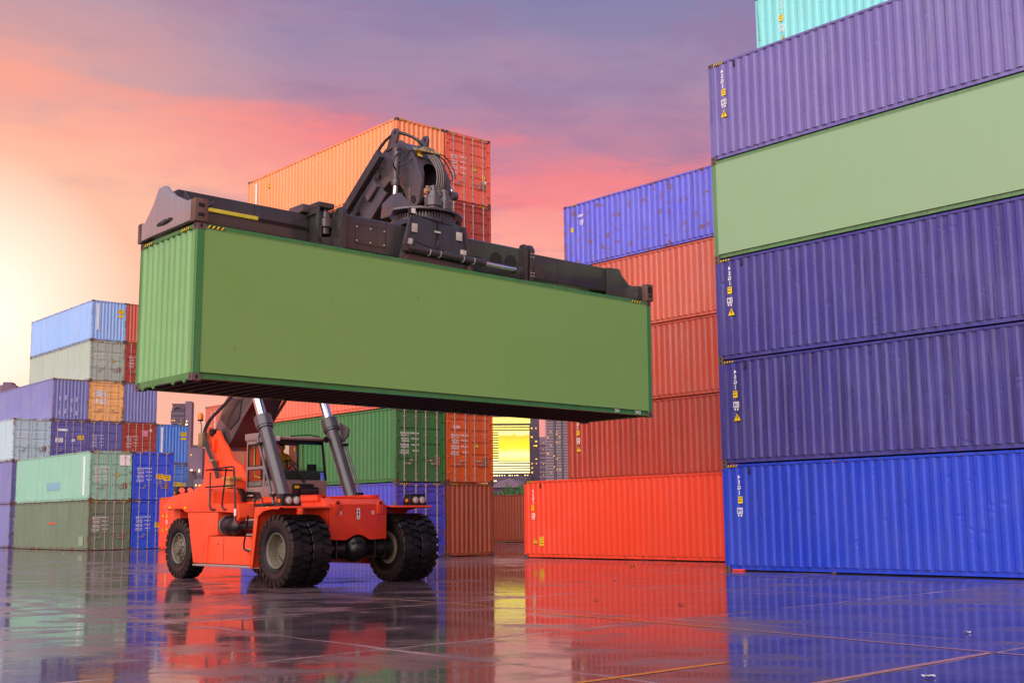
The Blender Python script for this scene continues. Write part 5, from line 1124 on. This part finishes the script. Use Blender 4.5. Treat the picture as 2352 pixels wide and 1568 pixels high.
# ------------------------------------------------------------------ driver
def person():
    J = [(-3.36, -.05, 2.70), (-3.40, -.05, 2.90), (-3.40, -.05, 3.10), (-3.37, -.05, 3.26), (-3.36, -.05, 3.335),
         (-3.36, -.22, 3.20), (-3.22, -.30, 2.98), (-2.86, -.29, 2.99), (-3.36, .12, 3.20), (-3.22, .21, 2.98), (-2.84, .02, 3.0),
         (-3.32, -.15, 2.69), (-2.90, -.20, 2.74), (-2.72, -.20, 2.34), (-2.60, -.20, 2.25), (-3.32, .05, 2.69), (-2.90, .10, 2.74), (-2.72, .10, 2.34), (-2.60, .10, 2.25)]
    E = [(0, 1), (1, 2), (2, 3), (3, 4), (2, 5), (5, 6), (6, 7), (2, 8), (8, 9), (9, 10), (0, 11), (11, 12), (12, 13), (13, 14), (0, 15), (15, 16), (16, 17), (17, 18)]
    Rr = [.15, .14, .15, .075, .055, .075, .052, .034, .075, .052, .034, .10, .075, .052, .05, .10, .075, .052, .05]
    me = bpy.data.meshes.new('body_cage'); me.from_pydata(J, E, []); o = bpy.data.objects.new('body_cage', me); COL.objects.link(o)
    bpy.context.view_layer.objects.active = o
    o.modifiers.new('skin', 'SKIN'); sv_ = me.skin_vertices[0].data
    for i, r_ in enumerate(Rr): sv_[i].radius = (r_, r_ * (.82 if i < 3 else 1)); sv_[i].use_root = (i == 0)
    o.modifiers.new('sub', 'SUBSURF').levels = 2
    bpy.context.view_layer.update()
    m2 = bpy.data.meshes.new_from_object(o.evaluated_get(bpy.context.evaluated_depsgraph_get())); bpy.data.objects.remove(o)
    m2.materials.clear()
    for m_ in ('vest', 'trouser', 'skin'): m2.materials.append(MT[m_])
    for p in m2.polygons:
        c = p.center; p.use_smooth = True
        p.material_index = 1 if (c.z < 2.78 and not (c.x < -3.2 and c.z > 2.76)) else (2 if (c.z > 3.285 or (c.x > -2.98 and c.z > 2.9)) else 0)
    b = bpy.data.objects.new('person', m2); COL.objects.link(b); b.matrix_world = TM.copy()
    tag(b, 'driver in a yellow shirt seated at the wheel inside the cab', 'person')
    hm = MB(); n_, m_ = 16, 12
    vs, fs = [], []
    for i in range(m_ + 1):
        t = math.pi * i / m_
        for k in range(n_):
            a = 2 * math.pi * k / n_; x = math.cos(a) * math.sin(t); y = math.sin(a) * math.sin(t); z = -math.cos(t)
            jaw = 1 - .22 * max(0, -z); nose = .16 * math.exp(-((a if a < math.pi else a - 2 * math.pi) / .22) ** 2) * math.exp(-((z + .12) / .16) ** 2)
            vs.append((.098 * x * jaw + .02 * (z < .1) + .1 * nose, .074 * y * jaw, .122 * z))
    for i in range(m_):
        for k in range(n_): fs.append((i * n_ + k, i * n_ + (k + 1) % n_, (i + 1) * n_ + (k + 1) % n_, (i + 1) * n_ + k))
    hm.add(vs, fs)
    for s in (-1, 1): hm.lathe([(-.012, .022), (0, .03), (.012, .02)], (-.005, s * .078, -.01), 'y', 8)
    for s in (-1, 1): hm.lathe([(.08, .010), (.093, .013), (.098, .004)], (0, s * .032, .012), 'x', 8)
    hm.box((.086, -.022, -.062), (.094, .022, -.054)); hm.xf(lambda p: (p.x - 3.34, p.y - .05, p.z + 3.44)); part('head', hm, MT['skin'], b, 0, 60)
    hr = MB(); vs2 = [(v_[0] * 1.08 - .006, v_[1] * 1.1, v_[2] * 1.07) for v_ in vs]; hr.add(vs2, [f for f in fs if sum(vs2[i][2] for i in f) / 4 > .035 or (sum(vs2[i][0] for i in f) / 4 < -.03 and sum(vs2[i][2] for i in f) / 4 > -.06)]); hr.xf(lambda p: (p.x - 3.34, p.y - .05, p.z + 3.44)); part('hair', hr, MT['hair'], b, 0, 60)
    for hx_, hy_ in ((-2.80, -.29), (-2.79, .02)):
        fm = MB(); fm.box((hx_ - .06, hy_ - .04, 2.97), (hx_ + .03, hy_ + .04, 3.0))
        for k in range(4): y = hy_ - .032 + .021 * k; l_ = (.055, .066, .062, .045)[k]; fm.path([(hx_ + .02, y, 2.992), (hx_ + .02 + l_ * .6, y, 2.995), (hx_ + .02 + l_, y, 2.97), (hx_ + .01 + l_ * .8, y, 2.945)], .0085, 6)
        fm.path([(hx_ - .03, hy_ + .04, 2.98), (hx_ + .01, hy_ + .06, 2.965), (hx_ + .045, hy_ + .05, 2.955)], .0095, 6); part('hand', fm, MT['skin'], b, .006, 60)
person()

# ------------------------------------------------------------------ city behind the yard
MT['tw_dark'] = plain('tower_dark_haze', (70, 53, 74), .5, scale=.05, var=.25, bump=0); MT['tw_mid'] = plain('tower_mauve_haze', (112, 86, 106), .6, scale=.05, var=.2, bump=0); MT['tw_glass'] = plain('tower_glass', (48, 40, 62), .2, scale=.08, var=.3, bump=0)  # facades tinted purple and mauve: dusk haze mixed into the colours
MT['tw_slab'] = plain('balcony_concrete', (128, 106, 116), .7, scale=.1, bump=0)
MT['lit'] = plain('lit_window', (255, 190, 70), .5, emit=1.3, ecol=(255, 170, 50), bump=0); MT['litw'] = plain('lit_window_pale', (255, 236, 170), .5, emit=1.5, ecol=(255, 230, 140), bump=0)
MT['litw2'] = plain('lit_floor_pale', (255, 240, 180), .5, emit=.8, ecol=(255, 240, 160), bump=0); MT['litband'] = plain('lit_floor_band', (250, 224, 120), .5, emit=.55, ecol=(246, 224, 80), bump=0)
def screen_mat():
    m, g, b = base_mat('video_screen'); t = g.n('ShaderNodeTexCoord'); x, y, z = g.sep(t.outputs['Generated'])
    n_ = g.noise(t.outputs['Generated'], 3.5, 3, .5)
    c = g.ramp(g.m('ADD', z, g.m('MULTIPLY', g.m('SUBTRACT', n_, .5), .25)), [(0, (1, .86, .12)), (.22, (1, .97, .45)), (.42, (1, .85, .0)), (.72, (.98, .70, .0)), (.84, (.95, .55, .0)), (.87, (1, .85, .30)), (1, (1, .88, .40))])
    g.l(c, b.inputs['Emission Color']); b.inputs['Emission Strength'].default_value = .8; b.inputs['Base Color'].default_value = (.1, .08, .02, 1)
    return m
MT['screen'] = screen_mat()
def bld(name, px, D, yaw, label, group=None, cat='building'):
    c = at(px, 1190, D); o = empty(name, Matrix.Translation((c.x, c.y, 0)) @ Matrix.Rotation(yaw, 4, 'Z')); tag(o, label, cat, group); return o
def zy(py, D, px=1176): return at(px, py, D).z
def wins(o, n, x0, x1, z0, z1, y, w_, h_, seed, m='lit', dx=3.0, dz=3.2):
    r_ = random.Random(seed); me = MB(); me.box((-w_ / 2, -.08, -h_ / 2), (w_ / 2, .05, h_ / 2)); me = me.mesh('lit_window', 0, 0, 0); used = set()
    for _ in range(n):
        i, j = r_.randrange(max(1, int((x1 - x0) / dx))), r_.randrange(max(1, int((z1 - z0) / dz)))
        if (i, j) in used: continue
        used.add((i, j)); k_ = r_.choice((.5, .7, 1.0)); inst('lit_window', me, MT[m], o, mat=Matrix.Translation((x0 + (i + .5) * dx, y, z0 + (j + .5) * dz)) @ Matrix.Diagonal((k_, 1, r_.choice((.5, .8)), 1)))
def px2m(p, D): return p * D / FPX
# glowing office tower with a video screen
D = 700; o = bld('office_tower', 1176, D, R(6), 'brightly lit tower with a huge glowing yellow screen, seen in the gap'); hw = px2m(43, D); top = zy(942, D)
b_ = MB(); b_.box((-hw, 0, 0), (hw, 24, top)); part('tower_body', b_, MT['tw_glass'], o)
b_ = MB(); b_.box((hw + .1, -.4, 0), (hw + px2m(22, D), 20, top - 1)); part('side_wing', b_, MT['tw_dark'], o)
b_ = MB(); b_.box((-hw - .3, -.9, zy(972, D)), (hw + .3, 0, zy(958, D))); part('crown_sign', b_, MT['litband'], o)
z_a, z_b = zy(1086, D), zy(974, D); nb = 19; bme = MB(); bme.box((-hw * .98, -.5, 0), (hw * .98, .1, (z_b - z_a) / nb * .52)); bme = bme.mesh('lit_floor', 0, 0, 0)
for k in range(nb): inst('lit_floor', bme, MT['litband'] if k > 5 else MT['litw2'], o, loc=(0, 0, z_a + (z_b - z_a) * k / nb))
b_ = MB(); b_.box((-hw * .68, -1.3, zy(1058, D)), (hw * .97, -.55, zy(990, D))); part('video_screen', b_, MT['screen'], o)
b_ = MB(); b_.box((-hw * 1.05, -3, 0), (hw * 1.05, 0, z_a - 1.5)); part('podium', b_, MT['tw_dark'], o)
wins(o, 12, hw + .5, hw + px2m(20, D), zy(1090, D), zy(970, D), -.45, 1.0, 1.0, 2, 'lit', 1.3, 2.6); wins(o, 16, -hw, hw, zy(1094, D), zy(1085, D), -3.05, 1.1, .8, 4, 'litw', 1.5, 1.2)
# dark residential tower
D = 640; o = bld('apartment_tower', 1292, D, R(-8), 'dark residential tower with many balconies right of the glowing one'); hw = px2m(34, D); top = zy(905, D)
b_ = MB(); b_.box((-hw, 0, 0), (hw, 16, top)); part('tower_body', b_, MT['tw_glass'], o)
nf = 46; sme = MB(); sme.box((-hw - .5, -1.2, 0), (-hw * .50, .4, .95)); sme.box((-hw * .32, -1.2, 0), (hw * .02, .4, .95)); sme.box((hw * .16, -1.2, 0), (hw + .5, .4, .95)); sme = sme.mesh('balcony_row', 0, 0, 0)
for k in range(nf): inst('balcony_row', sme, MT['tw_slab'], o, loc=(0, 0, top * k / nf))
for x in (-hw * .40, hw * .09): b_ = MB(); b_.box((x - .35, -1.0, 0), (x + .35, .2, top)); part('column', b_, MT['tw_dark'], o)
wins(o, 15, -hw, hw * .2, zy(1095, D), zy(965, D), -.25, .9, .8, 8, 'lit', 1.6, top / nf)
# mauve tower between them
D = 1000; o = bld('distant_tower', 1246, D, R(4), 'hazy mauve tower between the glowing and the dark one'); hw = px2m(15, D); top = zy(1009, D)
b_ = MB(); b_.box((-hw, 0, 0), (hw, 20, top)); b_.box((-hw * .6, 2, top), (hw * .9, 14, top + 2)); part('tower_body', b_, MT['tw_mid'], o); wins(o, 12, -hw, hw, zy(1095, D), zy(1012, D), -.1, .9, .9, 11, 'lit', 1.6, 3); 
pil = MB(); pil.box((-.5, -.5, 0), (.5, .1, top - 3)); pil = pil.mesh('pilaster', 0, 0, 0)
lg = MB(); lg.box((-hw * 1.02, -.7, 0), (hw * 1.02, .1, 1.1)); lg = lg.mesh('ledge', 0, 0, 0)
for k in range(16): inst('ledge', lg, MT['tw_slab'], o, loc=(0, 0, top * (.03 + .06 * k)))
for k in range(5): inst('pilaster', pil, MT['tw_dark'], o, loc=(-hw + 2 * hw * (k + .5) / 5, 0, 0))
# tall tower at left
D = 1050; o = bld('distant_tower', 411, D, R(10), 'tall dark tower with an arched crown left of the stacker'); hw = px2m(23, D); top = zy(924, D, 417)
b_ = MB(); b_.box((-hw * .95, 0, 0), (hw * .35, 18, top - 1)); part('tower_body', b_, MT['tw_dark'], o); b_ = MB(); b_.box((hw * .36, -1.5, 0), (hw * .98, 16, top + 1)); part('side_wing', b_, MT['tw_mid'], o)
for k, (z0, z1) in enumerate(((.0, .52), (.55, .80), (.83, .93))): b_ = MB(); b_.box((-hw * 1.02, -1.2, top * z0), (hw * .30, -.02, top * z1)); part('facade_bay', b_, MT['tw_dark'], o)
b_ = MB()
for k in range(12):
    a0, a1 = math.pi * k / 12, math.pi * (k + 1) / 12; r0, r1 = hw * .42, hw * .55
    b_.prism([(-hw * .3 + r0 * math.cos(a0), top * .94 + r0 * math.sin(a0) * .6), (-hw * .3 + r1 * math.cos(a0), top * .94 + r1 * math.sin(a0) * .6), (-hw * .3 + r1 * math.cos(a1), top * .94 + r1 * math.sin(a1) * .6), (-hw * .3 + r0 * math.cos(a1), top * .94 + r0 * math.sin(a1) * .6)], -2.0, -.5)
part('crown_arch', b_, MT['tw_mid'], o)
lg = MB(); lg.box((-hw * 1.03, -1.5, 0), (hw * .31, -1.0, 1.2)); lg = lg.mesh('ledge', 0, 0, 0)
for k in range(22): inst('ledge', lg, MT['tw_mid'], o, loc=(0, 0, top * (.06 + .04 * k)))
wins(o, 20, -hw, hw * .3, top * .60, top * .98, -1.35, 1.1, .8, 21, 'lit', 1.9, 3.1); wins(o, 2, hw * .4, hw * .9, top * .80, top * .92, -1.6, 1.6, 1.6, 22, 'litw', 2, 3)
# low blocks beside it
for k, (px, w_, yt, D, lb, sd_) in enumerate(((447, 14, 1028, 620, 'mid-rise block with bright lamps beside the far red stack', 31), (432, 12, 1090, 420, 'low dark block with scattered lights below the tall left tower', 32), (456, 12, 1100, 380, 'lowest dark block with lights just behind the stacker hood', 33))):
    o = bld('city_block', px, D, R(5), lb, 'low blocks left of the stacker'); hw = px2m(w_, D); top = zy(yt, D, px)
    b_ = MB(); b_.box((-hw, 0, 0), (hw, 15, top)); part('block_body', b_, MT['tw_mid' if k != 1 else 'tw_dark'], o); b_ = MB(); b_.box((-hw * .7, 1, top), (hw * .4, 9, top + 1.5)); part('roof_block', b_, MT['tw_dark'], o); wins(o, 9, -hw, hw, top * .2, top * .95, -.1, .9, .7, sd_, 'lit', 1.3, 1.8)
    if k == 0: wins(o, 6, -hw, hw, top * .66, top * .72, -.4, 1.6, 1.6, 35, 'litw', 2, 3)
D = 1150; o = bld('distant_tower', 4, D, R(12), 'dark distant block at the left frame edge above the purple container'); hw = px2m(17, D); top = zy(884, D, 4)
b_ = MB(); b_.box((-hw, 0, 0), (hw, 25, top)); part('tower_body', b_, MT['tw_mid'], o); b_ = MB(); b_.box((-hw * .7, 2, top), (hw * .5, 18, top + 3)); part('roof_block', b_, MT['tw_mid'], o); wins(o, 7, -hw, hw, top * .8, top * .99, -.1, 1.6, 1.3, 41, 'litw', 2.2, 3.2)
D = 170; o = bld('warehouse', 1166, D, R(-6), 'low grey building with a pitched roof behind the brown container', cat='building'); hw = px2m(34, D)
b_ = MB(); b_.box((-hw, 0, 0), (hw, 12, zy(1118, D))); part('wall', b_, MT['tw_dark'], o); b_ = MB(); b_.prism([(-hw - .3, zy(1119, D)), (hw + .3, zy(1119, D)), (hw * .2, zy(1098, D)), (-hw * .5, zy(1104, D))], -.5, 13); part('roof', b_, MT['tw_mid'], o)
D = 190; o = bld('warehouse', 1170, D, R(3), 'dark flat-roofed block above the pitched roof in the gap', cat='building'); hw = px2m(40, D)
b_ = MB(); b_.box((-hw, 0, 0), (hw, 12, zy(1092, D))); part('wall', b_, MT['tw_dark'], o); wins(o, 6, -hw, -hw * .6, zy(1108, D), zy(1094, D), -.1, .9, .3, 51, 'litw', 1.2, .6)

# trees behind the brown container ------------------------------------------------------------------
def leaf_mat():
    m, g, b = base_mat('foliage'); v = objvec(g); n_ = g.noise(v, 2.2, 3, .6)
    g.l(g.mix(g.mapr(n_, .3, .7), (.022, .075, .012), (.07, .17, .03)), b.inputs['Base Color']); b.inputs['Roughness'].default_value = .55
    return m
MT['leaf'] = leaf_mat(); MT['bark'] = plain('bark', (70, 54, 44), .9)
def tree(px, D, ht, rad, label, seed):
    r_ = random.Random(seed); c = at(px, 1190, D); o = empty('tree', Matrix.Translation((c.x, c.y, 0))); tag(o, label, 'tree', 'trees behind the brown container')
    tk = MB(); tk.path([(0, 0, 0), (.06, .02, ht * .3), (-.03, .05, ht * .55), (.05, 0, ht * .8)], .10, 8)
    for k in range(5): a = r_.uniform(0, 6.28); tk.path([(0, 0, ht * .35), (rad * .4 * math.cos(a), rad * .4 * math.sin(a), ht * .6), (rad * .8 * math.cos(a), rad * .8 * math.sin(a), ht * .8)], .035, 5)
    part('trunk', tk, MT['bark'], o, 0)
    cr = MB()
    for cl in range(34):
        a, t = r_.uniform(0, 6.28), r_.random() ** .6; cc = Vector((rad * t * math.cos(a), rad * t * math.sin(a), ht * (.45 + .5 * r_.random()))); cs_ = r_.uniform(.25, .5) * rad * .6
        for _ in range(55):
            d = Vector((r_.gauss(0, 1), r_.gauss(0, 1), r_.gauss(0, .8))).normalized() * cs_ * r_.random() ** .4; p = cc + d; s_ = r_.uniform(.05, .10)
            u = Vector((r_.gauss(0, 1), r_.gauss(0, 1), r_.gauss(0, 1))).normalized(); v_ = u.orthogonal().normalized()
            cr.add([p - u * s_, p + v_ * s_ * .6, p + u * s_, p - v_ * s_ * .6], [(0, 1, 2, 3)])
    inst('crown', cr.mesh('crown', 0, 0, 0, fix=False), MT['leaf'], o)
for k, (px, D, ht, rad, lb) in enumerate(((1148, 92, 3.5, 1.5, 'leftmost leafy tree over the brown container'), (1170, 96, 3.7, 1.6, 'second leafy tree from the left over the brown container'), (1192, 93, 4.2, 1.5, 'tallest leafy tree beside the vermilion container'), (1214, 97, 3.8, 1.7, 'rightmost leafy tree, mostly behind the vermilion container'))): tree(px, D, ht, rad, lb, 60 + k)

# litter on the wet ground ------------------------------------------------------------------
MT['leafdry'] = plain('dry_leaf', (206, 168, 60), .6); MT['scrap'] = plain('paper_scrap', (220, 208, 200), .6); MT['brownleaf'] = plain('brown_leaf', (112, 72, 50), .6)
def ground_at(px, py):
    a, b = at(px, py, 10), at(px, py, 20); t = (0 - a.z) / (b.z - a.z); return a.lerp(b, t)
def scrap(px, py, size, m, name, label, seed, cat):
    r_ = random.Random(seed); p = ground_at(px, py); n_ = 6; mb = MB(); vs = []; fs = []
    for i in range(n_ + 1):
        u = i / n_ - .5; wd = .5 * (1 - (2 * u) ** 2) ** .5 * .55 + .04
        for j in (-1, 0, 1): vs.append((u * size, j * wd * size, .006 + size * .10 * abs(j) * r_.random() + size * .08 * r_.random() + .02 * size * math.sin(i)))
    for i in range(n_):
        for j in range(2): fs.append((i * 3 + j, i * 3 + 3 + j, i * 3 + 4 + j, i * 3 + 1 + j))
    mb.add(vs, fs); me = mb.mesh(name, 0, 0, 60, fix=False); o = inst(name, me, MT[m], None, mat=Matrix.Translation((p.x, p.y, .003)) @ Matrix.Rotation(r_.uniform(0, 3), 4, 'Z')); tag(o, label, cat)
scrap(1454, 1299, .26, 'leafdry', 'fallen_leaf', 'yellow fallen leaf on wet ground before the vermilion container', 1, 'leaf')
scrap(1412, 1331, .14, 'scrap', 'paper_scrap', 'small pale scrap nearest the vermilion reflection, left of the yellow leaf', 2, 'litter')
scrap(1914, 1317, .16, 'scrap', 'paper_scrap', 'white scrap lying close to the bright blue container', 3, 'litter')
scrap(2222, 1453, .12, 'scrap', 'paper_scrap', 'white scrap on the blue reflection at far right', 4, 'litter')
scrap(1565, 1388, .16, 'brownleaf', 'fallen_leaf', 'thin brown leaf on the red reflection', 5, 'leaf')
scrap(2132, 1555, .14, 'scrap', 'paper_scrap', 'flat pale scrap at the bottom right corner', 6, 'litter')
scrap(140, 1271, .22, 'scrap', 'paper_scrap', 'white scrap on the ground before the dark green container', 7, 'litter')
scrap(1370, 1378, .12, 'brownleaf', 'fallen_leaf', 'small brown leaf between the gap reflection and the red reflection', 8, 'leaf')
scrap(356, 1366, .14, 'brownleaf', 'fallen_leaf', 'small dark leaf left below the stacker rear wheel', 9, 'leaf')
b_ = MB(); p = oR + EX * .55 - EY * .10; b_.box((-.18, -.06, 0), (.18, .06, .045)); o = inst('wooden_block', b_.mesh('wooden_block', .006, 1), MT['truck'], None, mat=Matrix.Translation((p.x, p.y, .002)) @ Matrix.Rotation(yr, 4, 'Z')); tag(o, 'small red block on the ground at the foot of the blue container', 'block')
